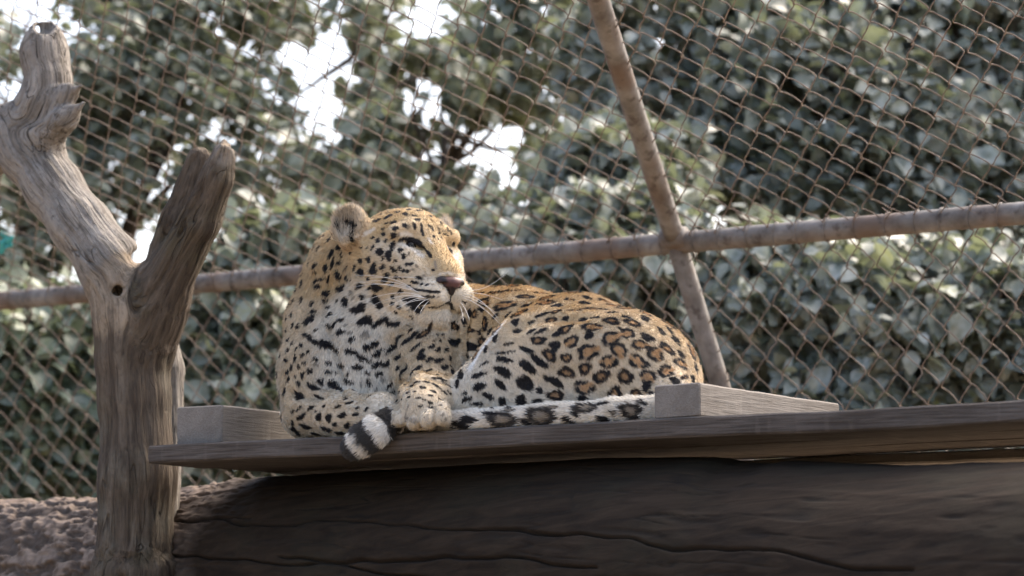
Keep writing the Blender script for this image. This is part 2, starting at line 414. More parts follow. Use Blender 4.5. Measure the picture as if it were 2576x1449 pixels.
# ------------------------------------------------------------------ big lying log under the platform
def build_log():
    def bC(a): return np.clip(0.45 - 0.19 * np.asarray(a, float), -0.2, 0.7)
    def RL(a): return 0.29 + 0.035 * np.clip(np.asarray(a, float), -0.5, 2.5)
    prof = [(-300, 1290), (0, 1268), (150, 1266), (260, 1258), (440, 1240), (520, 1225), (600, 1205), (680, 1186), (760, 1170), (1000, 1158),
            (1200, 1150), (1500, 1142), (1800, 1142), (1840, 1146), (1880, 1157), (1960, 1158), (2000, 1150), (2120, 1156), (2300, 1160), (2576, 1152), (2900, 1141)]
    pa = []; pz = []
    for x, y in prof:
        b = 0.4
        for _ in range(8): q = P(x, y, b); b = float(bC(a_of(q)))
        pa.append(a_of(q)); pz.append(min(q[2], PLAT_Z - 0.046))
    na, nt = 560, 400
    a = np.linspace(-1.5, 3.3, na); th = np.concatenate([np.linspace(1.75, 4.3, nt - 70, endpoint=False), np.linspace(4.3, 1.75 + 2 * math.pi, 70, endpoint=False)])
    A, T = np.meshgrid(a, th, indexing='ij'); A = A.ravel(); T = T.ravel()
    top = np.interp(A, pa, pz); R0_ = RL(A)
    local = np.stack([A, R0_ * np.cos(T), R0_ * np.sin(T)], 1)
    aL = a_of(P(250, 1300, 0.25)); aR = a_of(P(760, 1250, 0.2))
    bark = 1 - smooth01((A - aL + 0.02) / (aR - aL + 0.06))
    bark = np.clip(bark + 0.25 * fbm(local * 3, 5), 0, 1)
    big = fbm(local * np.array([1.0, 3, 3]), 9, 2) * 0.008
    plate = smooth01((fbm(local * np.array([24, 44, 44]), 21, 3) + 0.10) / 0.25); chip2 = noise3(local * np.array([60, 75, 75]), 33)
    rough = bark * (0.011 * plate + 0.006 * chip2 + 0.008 * noise3(local * np.array([9, 14, 14]), 61))
    ridge = np.abs(fbm(local * np.array([2.0, 16, 16]), 41, 3))
    grain = (1 - bark) * (0.005 * (0.3 - ridge))
    crack = np.zeros_like(A)
    zc_of = lambda a0: np.interp(a0, pa, pz) - RL(a0)
    for (x0, x1, yA, yB, wob, sd) in ((430, 2300, 1318, 1428, 14, 3), (250, 1200, 1420, 1450, 10, 11), (700, 1500, 1395, 1420, 8, 23), (1500, 2700, 1440, 1475, 10, 31), (455, 640, 1300, 1290, 4, 37)):
        an = []
        for x, y in ((x0, yA), (x1, yB)):
            b = 0.05
            for _ in range(12):
                q = P(x, y, b); a0 = a_of(q); dz = np.clip((q[2] - zc_of(a0)) / RL(a0), -0.99, 0.99); b = float(bC(a0) - RL(a0) * math.sqrt(1 - dz * dz))
            an.append((a0, math.pi - math.asin(dz)))
        (a0, th0), (a1, th1) = an
        t = (A - a0) / (a1 - a0); z0 = A * 0
        tc = th0 + (th1 - th0) * t + 0.045 * noise3(np.stack([A * 4, z0 + sd, z0], 1), sd) + 0.018 * noise3(np.stack([A * 15, z0 + sd, z0], 1), sd + 1)
        wdt = 0.010 * (0.8 + 0.5 * noise3(np.stack([A * 9, z0 + sd, z0], 1), sd + 2))
        crack = np.maximum(crack, np.exp(-((T - tc) / np.maximum(wdt, 0.006)) ** 2) * ((t > 0) & (t < 1)))
    fine = np.abs(noise3(local * np.array([3.0, 34, 34]), 91)); fine = smooth01((0.05 - fine) / 0.05) * smooth01((noise3(local * 2.2, 95) - 0.05) / 0.2)
    main = crack.copy(); crack = np.maximum(crack, 0.5 * fine * (1 - bark))
    pits = np.clip(noise3(local * np.array([11, 48, 48]), 77) - 0.52, 0, 1) * 2.6 * (1 - bark)
    rr = R0_ + big + rough + grain - 0.014 * main - 0.003 * fine * (1 - bark) - 0.003 * pits
    zc = top - R0_ - 0.006
    bc = bC(A)
    p = L0 + ADIR * A[:, None] + NIN * (bc + rr * np.cos(T))[:, None]
    p[:, 2] = zc + rr * np.sin(T)
    under = (((p - L0) @ NIN) > -0.01) & (A > -0.03)
    p[under, 2] = np.minimum(p[under, 2], PLAT_Z - 0.047)
    i, j = np.meshgrid(np.arange(na - 1), np.arange(nt), indexing='ij'); i = i.ravel(); j = j.ravel(); k = (j + 1) % nt
    f = np.stack([i * nt + j, (i + 1) * nt + j, (i + 1) * nt + k, i * nt + k], 1)
    V = np.vstack([p, p[:nt].mean(0), p[-nt:].mean(0)]); c0 = len(p)
    jj = np.arange(nt); kk = (jj + 1) % nt; e = (na - 1) * nt
    tr = np.concatenate([np.stack([np.full(nt, c0), jj, kk], 1), np.stack([np.full(nt, c0 + 1), e + kk, e + jj], 1)])
    org = AB(0.8, 0.3, GZ)
    Vl = V - org; c, sn = math.cos(-YAW), math.sin(-YAW)
    Vl = np.stack([Vl[:, 0] * c - Vl[:, 1] * sn, Vl[:, 0] * sn + Vl[:, 1] * c, Vl[:, 2]], 1)
    me = mesh_np('fallen_log', Vl, [f, tr], M_LOG)
    pad = lambda q: np.concatenate([q, [0, 0]])
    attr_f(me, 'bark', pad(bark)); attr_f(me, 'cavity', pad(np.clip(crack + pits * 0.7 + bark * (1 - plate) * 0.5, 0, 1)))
    o = link('fallen_log', me); o.location = org; o.rotation_euler = (0, 0, YAW)
    tag(o, 'huge dark fallen log lying under the wooden platform, bark flaking at its left end', 'log')
    print('log bottom', float(p[:, 2].min()), 'ground', GZ)
build_log()

# ------------------------------------------------------------------ wooden platform
def board_mesh(name, L, Wd, H, mat, warp=0.003, seed=0, bev=0.004, nx=40):
    """board from (0,0,-H) to (L,Wd,0), slightly uneven, edges softened"""
    sec = [(bev, 0), (Wd - bev, 0), (Wd, -bev), (Wd, -H + bev), (Wd - bev, -H), (bev, -H), (0, -H + bev), (0, -bev)]
    xs = np.concatenate([[0, bev], np.linspace(0.02, L - 0.02, nx), [L - bev, L]])
    V = []
    for i, x in enumerate(xs):
        sh = bev * 0.8 if i in (0, len(xs) - 1) else 0
        for (y, z) in sec:
            yy = Wd / 2 + (y - Wd / 2) * (1 - 2 * sh / Wd); zz = -H / 2 + (z + H / 2) * (1 - 2 * sh / H)
            V.append((x, yy, zz))
    V = np.array(V); q = V * np.array([2.5, 3, 3]) + seed * 7.3
    V[:, 1] += warp * noise3(q, seed); V[:, 2] += warp * noise3(q + 31, seed + 1) - 0.35 * warp
    V[:, 1:] += 0.0009 * np.stack([noise3(V * 40, seed + 2), noise3(V * 40 + 9, seed + 3)], 1)
    n = 8; m = len(xs); i, j = np.meshgrid(np.arange(m - 1), np.arange(n), indexing='ij'); i = i.ravel(); j = j.ravel(); k = (j + 1) % n
    f = np.stack([i * n + j, i * n + k, (i + 1) * n + k, (i + 1) * n + j], 1)
    e0 = np.array([list(range(n))[::-1]]) ; e0 = e0[:, ::-1][:, ::-1]
    e1 = np.array([[(m - 1) * n + q for q in range(n)]])
    me = mesh_np(name, V, [f, e0[:, ::-1][:, ::-1], e1], mat, smooth=False)
    return me
PLAT_L = a_of(R0) + 0.9
plat = empty('wooden_platform', AB(0, 0, PLAT_Z), YAW)
tag(plat, 'weathered grey plank platform with two timber blocks, carrying the leopard', 'platform')
PT = 0.042
for k, (x0, dl, b0, wd, sd) in enumerate(((0.0, 0.0, 0.0, 0.205, 1), (0.03, -0.1, 0.212, 0.20, 5), (0.01, -0.06, 0.418, 0.205, 8))):
    o = link('plank', board_mesh('plank', PLAT_L + dl, wd, PT, M_PLANK, 0.004, sd), plat); o.location = (x0, b0, 0)
o = link('batten', board_mesh('batten', PLAT_L - 0.9, 0.09, 0.024, M_BLOCK, 0.003, 21), plat); o.location = (0.85, 0.585, -PT - 0.006)
# blocks (run inwards across the boards); block local x = inward
def block(x0, x1, ytop, b0, Lb, seed, lab):
    p0, p1 = P(x0, 1100, b0), P(x1, 1100, b0); a0, a1 = a_of(p0), a_of(p1); w = a1 - a0
    top = P(x0, ytop, b0)[2]; Hh = top - PLAT_Z
    me = board_mesh('block', Lb, w, Hh, M_BLOCK, 0.0015, seed, 0.0035, 16)
    ob = link('block', me, plat); ob.rotation_euler = (0, 0, R(90)); ob.location = (a1, b0, Hh + 0.002); ob['label'] = lab
    return a0, a1
block(1645, 1762, 971, 0.006, 0.62, 11, 'pale sawn timber block beside the tail')
block(444, 559, 1027, 0.05, 0.60, 15, 'short timber block beside the dead tree')

# ------------------------------------------------------------------ dead forked tree
def build_dead_tree():
    prims = []
    def chain(pts, k=0.03, **kw):
        q = [(P(x, y, b), r * pxm(P(x, y, b))) for (x, y, b, r) in pts]; s = kw.pop('s0', 0.0)
        for (p0, r0), (p1, r1) in zip(q[:-1], q[1:]):
            c = Cone(p0, p1, r0, r1, **kw); c.k = k; c.s0 = s; s += np.linalg.norm(p1 - p0); prims.append(c)
    base = P(338, 1449, 0.15); 
    gp = np.array([base[0], base[1], GZ - 0.06])
    c = Cone(gp, base, 0.135, 0.098, tone=0.0, bare=0.0); c.k = 0.03; c.s0 = -1.0; prims.append(c)
    chain([(338, 1449, .15, 97), (346, 1200, .15, 92), (338, 1000, .15, 86), (334, 900, .15, 88)], tone=0.28, bare=0.05)
    chain([(334, 900, .15, 88), (334, 800, .15, 92)], tone=0.1, bare=0.42, s0=.5)
    chain([(334, 800, .15, 92), (320, 735, .15, 86), (282, 675, .15, 76)], tone=0.45, bare=0.72, s0=.6)
    chain([(282, 675, .15, 78), (205, 568, .15, 70), (138, 478, .16, 69), (82, 395, .17, 72), (52, 325, .18, 74)], tone=1.0, bare=0.1, s0=.75)
    chain([(65, 335, .18, 66), (-30, 350, .2, 85), (-140, 300, .22, 80)], tone=1.0, bare=0.1, s0=1.1)
    chain([(78, 335, .18, 70), (112, 262, .17, 58), (124, 205, .17, 50), (110, 140, .17, 54), (112, 100, .17, 50)], tone=1.0, bare=0.2, s0=1.1)
    chain([(115, 345, .15, 50), (165, 300, .13, 27), (212, 258, .12, 5)], tone=1.0, bare=0.35, k=0.03, s0=1.1, nog=1)
    chain([(125, 275, .16, 44), (170, 238, .14, 21), (209, 214, .13, 4)], tone=1.0, bare=0.35, k=0.028, s0=1.1, nog=1)
    chain([(356, 860, .16, 60), (376, 790, .16, 62), (398, 730, .16, 56)], tone=0.1, bare=0.30, k=0.06, s0=.5)
    chain([(398, 730, .16, 56), (452, 560, .15, 46), (502, 400, .15, 29)], tone=0.22, bare=0.0, k=0.02, s0=.6)
    chain([(366, 850, .14, 56), (388, 785, .14, 60), (418, 720, .13, 58)], tone=0.1, bare=0.25, k=0.05, s0=.5)
    chain([(418, 720, .13, 58), (500, 560, .11, 49), (545, 450, .10, 40), (560, 395, .10, 30)], tone=0.10, bare=0.08, k=0.012, s0=.6)
    chain([(560, 400, .095, 27), (566, 372, .09, 22)], tone=0.9, bare=0.6, k=0.01, s0=.95)  # lit knob: its light is put into the paler tone
    chain([(408, 830, .26, 34), (418, 930, .26, 40), (414, 1060, .26, 44), (405, 1300, .26, 44)], tone=0.9, bare=0.0, k=0.012, s0=.4)
    allp = np.array([p for c in prims for p in (c.a, c.b)])
    fld = Field(allp.min(0) - 0.14, allp.max(0) + 0.14, 0.0052)
    for c in prims: fld.put(c, c.k)
    # broken ends, groove between the two slabs of the right limb, hollow in the crotch, knot holes
    for (x, y, b_, r) in ((488, 352, .13, .022), (525, 362, .10, .022), (548, 350, .06, .016), (583, 352, .09, .016), (568, 345, .13, .018), (135, 92, .12, .022), (82, 82, .16, .020), (110, 62, .14, .026)):
        fld.put(Ell(P(x, y, b_), (r, r * 1.6, r)), 0.008, True)
    fld.put(Cone(P(527, 370, .06), P(486, 560, .07), 0.014, 0.003), 0.01, True)
    fld.put(Cone(P(352, 640, .04), P(340, 655, .3), 0.020, 0.020), 0.02, True)
    fld.put(Cone(P(291, 726, .0), P(297, 735, .10), 0.012, 0.012), 0.012, True)
    fld.put(Cone(P(300, 1440, .02), P(303, 1475, .06), 0.02, 0.02), 0.02, True)
    # long furrows
    for pts, r in (([(405, 760), (415, 850), (405, 960), (395, 1080)], 0.011), ([(150, 450), (215, 560), (262, 660), (285, 720)], 0.006), ([(336, 660), (350, 760), (375, 800)], 0.006),
                   ([(350, 1150), (362, 1250), (368, 1400), (372, 1449)], 0.007), ([(300, 900), (320, 1010), (310, 1100)], 0.008), ([(470, 600), (500, 520), (535, 430)], 0.008), ([(120, 470), (90, 380), (95, 300)], 0.006)):
        for (x0, y0), (x1, y1) in zip(pts[:-1], pts[1:]):
            fld.put(Cone(P(x0, y0, .055), P(x1, y1, .055), r, r), 0.012, True)
    v, f = fld.mesh(); v = relax(v, f, 1, 0.4)
    # grain coordinates along the limbs
    Wt = np.zeros((len(v), 1)); G = np.zeros((len(v), 3)); tone = np.zeros((len(v), 1)); bare = np.zeros((len(v), 1))
    for c in prims:
        if c.kw.get('nog'): continue
        d = c.d(v[:, 0], v[:, 1], v[:, 2])[:, None]; w = np.exp(-np.maximum(d, -0.02) / 0.006); ax = unit(c.b - c.a)
        u = unit(np.cross(ax, (0.2, 1, 0.1))); q = np.cross(ax, u); rel = v - c.a
        G += w * np.stack([rel @ u, rel @ q, rel @ ax + c.s0], 1); tone += w * c.kw['tone']; bare += w * c.kw['bare']; Wt += w
    G /= Wt; tone /= Wt; bare /= Wt
    n = vnormals(v, f)
    r1 = np.abs(fbm(G * np.array([26, 26, 2.6]), 3, 3)); r2 = np.abs(noise3(G * np.array([75, 75, 7]), 9))
    lump = fbm(G * np.array([7, 7, 5]), 15, 2)
    v = v + n * ((0.015 - 0.006 * tone[:, 0]) * (0.25 - r1) + 0.006 * (0.3 - r2) + 0.007 * lump)[:, None]
    org = np.array([base[0], base[1], GZ])
    me = mesh_np('dead_tree', v - org, [f], M_TREE)
    attr_v(me, 'grain', G); attr_f(me, 'tone', tone); attr_f(me, 'bare', bare)
    o = link('dead_tree', me); o.location = org
    tag(o, 'bare forked dead tree trunk with broken limbs beside the left end of the platform', 'dead tree')
build_dead_tree()

# ------------------------------------------------------------------ chain link fence
def build_fence():
    z_r = CAM_Z + 1.141
    pl, pr = on_z(0, 757, z_r), on_z(2576, 536, z_r)
    U = pr - pl; U[2] = 0; Lr = np.linalg.norm(U); U /= Lr; Nf = np.array([-U[1], U[0], 0.0])
    root = empty('chain_link_fence', np.array([*(pl + pr)[:2] / 2, GZ]))
    tag(root, 'rusty chain link fence on pipe frame leaning over behind the leopard', 'fence')
    ro = np.array(root.location)
    def leanv(t): return -Nf * math.sin(R(t)) + ZUP * math.cos(R(t))
    w, hgt = 0.083, 0.100
    def wire_mesh(name, V, periods, seed, sgn):
        # one zigzag wire; local coordinates in the plane (u along rail, v up the panel, n out)
        Np = np.cross(U, V); pts = []
        rr = np.random.default_rng(seed)
        for k in range(periods * 2):
            x0, x1 = (0, w / 2) if k % 2 == 0 else (w / 2, 0)
            y0, y1 = k * hgt / 2, (k + 1) * hgt / 2
            out = 0.0042 if k % 2 == 0 else -0.0042
            for s in (0.04, 0.16, 0.38, 0.62, 0.84, 0.96):
                bow = 0.0032 * math.sin(math.pi * s)
                jx, jy = rr.normal(0, 0.0009, 2) + 0.004 * np.array([math.sin(seed * 1.7 + k * 0.41), math.cos(seed * 2.3 + k * 0.37)])
                xx = x0 + (x1 - x0) * s; xx = w / 4 + (xx - w / 4) * 1.05
                nn = out * min(1.0, min(s, 1 - s) / 0.16) if True else 0
                pts.append(U * (xx + jx) + V * (y0 + (y1 - y0) * s + bow + jy) + Np * nn)
        v, q, t = tube(np.array(pts) * 1.0, 0.0018, 5, False)
        return mesh_np(name, v, [q, t], M_WIRE)
    V1 = leanv(55); V2 = leanv(21)
    n1, n2 = 17, 16
    ups = [wire_mesh('wire', V1, n1, 100 + i, 1) for i in range(5)]
    los = [wire_mesh('wire', V2, n2, 200 + i, 1) for i in range(5)]
    rngf = np.random.default_rng(3)
    i0, i1 = int(-0.35 / (w / 2)), int((Lr + 1.05) / (w / 2))
    for i in range(i0, i1):
        off = U * (i * w / 2) + V1 * ((0.0 if i % 2 == 0 else hgt / 2) - 0.03) + V1 * (0.018 * noise3(np.array([[i * 0.13, 0, 0]]), 5)[0] + rngf.normal(0, 0.002)) + U * rngf.normal(0, 0.0012)
        mir = i % 2
        o = link('wire', ups[i % 5], root); o.location = pl + off - ro
    for i in range(int(-0.35 / (w / 2)), int((Lr + 0.35) / (w / 2))):
        off = U * (i * w / 2) - V2 * (n2 * hgt) + V2 * (0.0 if i % 2 == 0 else hgt / 2) + V2 * (0.014 * noise3(np.array([[i * 0.11, 0, 0]]), 8)[0] + rngf.normal(0, 0.002)) + U * rngf.normal(0, 0.0012)
        o = link('wire', los[i % 5], root); o.location = pl + off - ro
    # rails and posts
    def pipe(name, a, b, r, n=20, sag=0.0):
        L = np.linalg.norm(b - a); m = max(2, int(L / 0.05)); t = np.linspace(0, 1, m)
        pts = a + (b - a) * t[:, None]; pts[:, 2] -= sag * 4 * t * (1 - t)
        rad = r * (1 + 0.012 * noise3(np.stack([t * L * 6, t * 0, t * 0], 1), int(L * 100)))
        v, q, tt = tube(pts - ro, rad, n); o = link(name, mesh_np(name, v, [q, tt], M_PIPE), root); return o
    Rr = 0.030
    pipe('rail', pl - U * 0.7, pr + U * 0.9, Rr)
    # ties: mesh ends wrapped round the rail
    tv = []; ring = np.linspace(0, 2 * math.pi, 18)
    rg = np.random.default_rng(4)
    for i in range(58):
        c = pl + U * (-0.2 + i * 0.083 + rg.normal(0, 0.008)) - ro
        pts = np.stack([c + (Rr + 0.0016) * (ZUP * math.cos(t) + Nf * math.sin(t)) + U * 0.010 * (t / 6.28 - 0.5) for t in ring])
        v, q, t3 = tube(pts, 0.0024, 5)
        link('tie', mesh_np('tie', v, [q, t3], M_PIPE), root)
    # inclined post through the joint
    def on_plane(x, y, V, shift=0.0):
        n = np.cross(U, V); d = ray(x, y); p0 = pl + n * shift
        return CAMP + d * (np.dot(p0 - CAMP, n) / np.dot(d, n))
    j = on_plane(1697, 598, V1); a = on_plane(1505, 0, V1); a2 = a + (a - j) * 0.5
    pipe('post', j, a2, 0.0285)
    j2 = on_plane(1697, 598, V2); b = on_plane(1818, 990, V2); dirb = (b - j2); b2 = j2 + dirb * ((GZ - 0.05 - j2[2]) / dirb[2])
    pipe('post', b2, j2, 0.028)
    v, q, t3 = tube(np.stack([j - U * 0.035 - ro, j - U * 0.015 - ro, j + U * 0.015 - ro, j + U * 0.035 - ro]), [0.0285, 0.0315, 0.0315, 0.0285], 20)
    link('joint_collar', mesh_np('joint_collar', v, [q, t3], M_PIPE), root)
    # cloth scrap caught in the mesh
    c = on_plane(22, 611, V1, 0.0) if False else on_plane(22, 611, V1)
    g = 14; s, t = np.meshgrid(np.linspace(-1, 1, g), np.linspace(-1, 1, g), indexing='ij')
    sh = np.stack([s.ravel(), t.ravel(), 0 * s.ravel()], 1)
    k = 0.75 + 0.35 * noise3(sh * 1.6 + 5, 3)
    p = c + (U[None] * (sh[:, 0] * 0.034 * k)[:, None] + ZUP[None] * (sh[:, 1] * 0.030 * (1.1 - 0.4 * sh[:, 0]) * k)[:, None]) - Nf[None] * (0.012 + 0.014 * fbm(sh * 2.2, 8))[:, None]
    i, jx = np.meshgrid(np.arange(g - 1), np.arange(g - 1), indexing='ij'); q = (i * g + jx).ravel()
    me = mesh_np('plastic_scrap', p - c, [np.stack([q, q + g, q + g + 1, q + 1], 1)], mat_plain('turquoise_plastic', (0.03, 0.30, 0.27), 0.45))
    ob = link('plastic_scrap', me); ob.location = c
    md = ob.modifiers.new('thick', 'SOLIDIFY'); md.thickness = 0.002
    tag(ob, 'small turquoise plastic scrap caught in the fence at the far left', 'plastic scrap')
    return pl, U, Nf, V1
FENCE = build_fence()

# ------------------------------------------------------------------ foliage behind the fence
def leaf_cloud(c, size, nrm, ax, tint):
    """broad folded leaves: 8 vertices, 6 triangles worth of faces each"""
    n = len(c)
    nrm = nrm / np.linalg.norm(nrm, axis=1)[:, None]
    ax = ax - nrm * (ax * nrm).sum(1)[:, None]; ax /= np.linalg.norm(ax, axis=1)[:, None] + 1e-9
    sd = np.cross(nrm, ax)
    prof = [(0.0, 0.0, 0.0), (0.14, 0.22, 0.07), (0.40, 0.37, 0.11), (0.72, 0.26, 0.07), (1.0, 0.0, -0.12), (0.72, -0.26, 0.07), (0.40, -0.37, 0.11), (0.14, -0.22, 0.07), (0.40, 0.0, 0.0), (0.72, 0.0, -0.03)]
    curl = rng.normal(0, 0.16, n)
    V = np.stack([c + size[:, None] * (ax * u + sd * s_ + nrm * (z + curl * u * u)[:, None]) for (u, s_, z) in prof], 1)
    b = np.arange(n)[:, None] * 10
    Q = np.concatenate([b + np.array(q) for q in ([0, 1, 2, 8], [8, 2, 3, 9], [8, 6, 7, 0], [9, 5, 6, 8])])
    T = np.concatenate([b + np.array([9, 3, 4]), b + np.array([9, 4, 5])])
    return V.reshape(-1, 3), Q, T, np.repeat(tint, 10)
def branch_pts(a, b, n=7, wob=0.08, seed=0):
    t = np.linspace(0, 1, n)[:, None]; p = a + (b - a) * t
    L = np.linalg.norm(b - a)
    q = np.stack([t[:, 0] * 3, t[:, 0] * 0 + seed, t[:, 0] * 0], 1)
    for k in range(3): p[:, k] += wob * L * noise3(q + k * 13.7, seed + k) * np.sin(math.pi * t[:, 0])
    return p
def make_tree(name, label, cat, base, blobs, n_clump, per, size, mat, group, seed, keep=0.0, trunk_r=0.05, gaps=(), nf=2.6):
    """trunk and limbs reach into ellipsoidal blobs (centre, radii); twigs with leaves fill them unevenly"""
    rg = np.random.default_rng(seed)
    root = empty(name, base); tag(root, label, cat, group)
    base = np.asarray(base, float)
    vol = np.array([np.prod(b[1]) for b in blobs]); vol = vol ** 0.8; vol /= vol.sum()
    fork = np.array([base[0], base[1], base[2] + 0.45 * (np.mean([b[0][2] for b in blobs]) - base[2])])
    parts = []; t0 = branch_pts(base - ZUP * 0.05, fork, 7, 0.05, seed); parts.append(tube(t0, np.linspace(trunk_r, trunk_r * 0.72, 7), 10))
    twigs = []
    C = []; 
    for bi, (bc, br) in enumerate(blobs):
        bc = np.asarray(bc, float); br = np.asarray(br, float)
        lp = branch_pts(fork, bc, 8, 0.12, seed + bi * 7); parts.append(tube(lp, np.linspace(trunk_r * 0.6, trunk_r * 0.25, 8), 8))
        for k in range(7):
            d = rg.normal(size=3); d /= np.linalg.norm(d); s = lp[rg.integers(3, 8)]
            e = bc + d * br * rg.uniform(0.5, 0.95); bp = branch_pts(s, e, 7, 0.15, seed + bi * 31 + k)
            parts.append(tube(bp, np.linspace(trunk_r * 0.26, trunk_r * 0.07, 7), 6))
        m = int(n_clump * vol[bi])
        d = rg.normal(size=(m, 3)); d /= np.linalg.norm(d, axis=1)[:, None]
        rad = rg.uniform(0.25, 1.0, m) ** 0.5
        C.append(bc + d * rad[:, None] * br * (1 + 0.18 * noise3(d * 2.5 + seed, seed))[:, None])
    C = np.concatenate(C)
    if keep > -1: C = C[fbm(C * np.array([nf, nf * 0.3, nf]), seed + 5, 2) > keep]
    for (gc, gr) in gaps:
        C = C[(((C - np.asarray(gc)) / np.asarray(gr)) ** 2).sum(1) > 1]
    n = len(C)
    td = rg.normal(size=(n, 3)) + np.array([0, -0.35, -0.25]); td /= np.linalg.norm(td, axis=1)[:, None]
    u = rg.uniform(-1, 1, (n, per)); tl = 0.10
    pos = C[:, None] + td[:, None] * (u * tl)[..., None] + rg.normal(0, 0.018, (n, per, 3))
    pos = pos.reshape(-1, 3); N = len(pos)
    nrm = rg.normal(size=(N, 3)) * 0.75 + np.array([0.2, -0.6, 0.72]); ax = rg.normal(size=(N, 3)) * 0.6 + np.repeat(td, per, 0) * 0.5 + np.array([0, -0.2, -0.65])
    tint = np.clip(rg.normal(0.42, 0.24, N) + 0.15 * noise3(pos * 2, seed), 0, 0.92); tint[rg.random(N) < 0.022] = 1.0  # a few leaves get the painted sunlit yellow
    sz = size * np.clip(rg.lognormal(-0.12, 0.32, N), 0.35, 1.6)
    V, Q, T, tn = leaf_cloud(pos, sz, nrm, ax, tint)
    me = mesh_np('crown', V - base, [Q, T], mat, smooth=True); attr_f(me, 'tint', tn)
    o = link('crown', me, root); o['kind'] = 'stuff'
    # leaf-bearing twigs
    tu = np.cross(td, (0.3, 0.2, 1.0)); tu /= np.linalg.norm(tu, axis=1)[:, None]; tw = np.cross(td, tu)
    rr_ = 0.0028
    ring = [np.cos(k * 2.0944) * tu + np.sin(k * 2.0944) * tw for k in range(3)]
    TV = np.stack([C - td * tl * 1.3 + g_ * rr_ for g_ in ring] + [C + td * tl * 1.2 + g_ * rr_ * 0.5 for g_ in ring], 1).reshape(-1, 3)
    bq = np.arange(n)[:, None] * 6
    TQ = np.concatenate([bq + np.array([k, (k + 1) % 3, (k + 1) % 3 + 3, k + 3]) for k in range(3)])
    tm = link('twigs', mesh_np('twigs', TV - base, [TQ], M_BARK), root); tm['kind'] = 'stuff'
    v, q, t = join_parts(parts)
    link('trunk', mesh_np('trunk', v - base, [q, t], M_BARK), root)
    return N
def at(x, y, Y):
    d = ray(x, y); return CAMP + d * (Y / d[1])
grp = 'trees and shrubs growing behind the fence'
NL = 0
def bl(x, y, Y, rx, rz, ry=0.5):
    p = at(x, y, Y); s = Y / FPX; return (p, (rx * s, ry, rz * s))
def gr(x, y, Y): p = at(x, y, Y); return (p[0], p[1], GZ)
def gap(x, y, Y, r, ry=0.75): p = at(x, y, Y); k = 1.35 * Y / FPX; return (p, (r * k, ry, r * k))
NL += make_tree('dusty_tree', 'thin leafy tree with bright sky gaps behind the dead tree', 'tree', gr(150, 900, 12.2),
    [bl(140, 120, 12.2, 330, 220), bl(420, 330, 12.4, 330, 260), bl(30, 520, 12.0, 260, 220), bl(500, 20, 12.6, 300, 160), bl(-300, 300, 12.3, 260, 300)], 1800, 9, 0.068, M_LEAF[0], grp, 11, -0.01, 0.07,
    [gap(180, 60, 12.3, 46), gap(40, 235, 12.2, 55), gap(350, 290, 12.3, 24), gap(470, 280, 12.4, 22), gap(610, 370, 12.4, 26), gap(560, 60, 12.4, 24), gap(100, 20, 12.4, 34), gap(420, 130, 12.4, 30)], 5.0)
NL += make_tree('dusty_tree', 'thin leafy tree with sky gaps rising behind the leopard\'s head', 'tree', gr(1000, 900, 12.6),
    [bl(900, 120, 12.6, 330, 210), bl(1120, 330, 12.4, 330, 210), bl(780, 420, 12.2, 280, 200), bl(1330, 90, 12.8, 280, 190)], 1700, 9, 0.068, M_LEAF[0], grp, 23, 0.05, 0.06,
    [gap(880, 375, 12.4, 40), gap(1020, 385, 12.4, 30), gap(1190, 390, 12.4, 48), gap(1000, 210, 12.5, 30), gap(1430, 90, 12.6, 40), gap(1100, 130, 12.5, 24), gap(1250, 290, 12.5, 24), gap(700, 290, 12.4, 26), gap(880, 60, 12.6, 24), gap(1380, 200, 12.6, 36)], 5.0)
NL += make_tree('dusty_tree', 'dense grey-green tree filling the upper right behind the pipe joint', 'tree', gr(2100, 900, 11.8),
    [bl(1720, 180, 11.8, 330, 300, .3), bl(2080, 330, 11.5, 360, 320, .3), bl(2450, 150, 11.8, 380, 320, .3), bl(2400, 480, 11.5, 330, 260, .3), bl(2020, 40, 12.0, 330, 200, .3), bl(2900, 300, 11.6, 360, 380, .3)], 2900, 10, 0.078, M_LEAF[1], grp, 37, -0.62, 0.08,
    [gap(2380, 90, 11.8, 34), gap(2200, 620, 11.5, 30), gap(1650, 60, 11.9, 36), gap(1750, 250, 11.8, 30)], 5.0)
NL += make_tree('leafy_shrub', 'shrub with greener leaves behind the fence left of the dead tree', 'shrub', gr(60, 1200, 10.9),
    [bl(60, 930, 10.9, 300, 220, 0.35), bl(-80, 1150, 10.8, 260, 200, 0.35), bl(260, 1120, 10.9, 230, 200, 0.35), bl(-350, 950, 10.9, 260, 300, 0.35)], 1250, 12, 0.078, M_LEAF[2], grp, 41, -0.6, 0.03)
NL += make_tree('leafy_shrub', 'dark leafy shrub between the dead tree and the leopard\'s chest', 'shrub', gr(560, 1200, 10.7),
    [bl(590, 880, 10.8, 240, 220, 0.35), bl(640, 1110, 10.6, 260, 180, 0.35), bl(760, 680, 11.0, 260, 150, 0.35)], 950, 12, 0.074, M_LEAF[0], grp, 43, -0.6, 0.03)
NL += make_tree('leafy_shrub', 'pale dusty shrub behind the leopard\'s back', 'shrub', gr(1330, 1200, 10.8),
    [bl(1250, 650, 10.8, 280, 150, 0.35), bl(1560, 680, 10.6, 260, 230, 0.35), bl(1100, 800, 10.9, 240, 250, 0.35), bl(1560, 450, 11.1, 200, 160, 0.35), bl(1500, 1000, 10.8, 300, 200, 0.35)], 1700, 12, 0.074, M_LEAF[1], grp, 47, -0.6, 0.04)
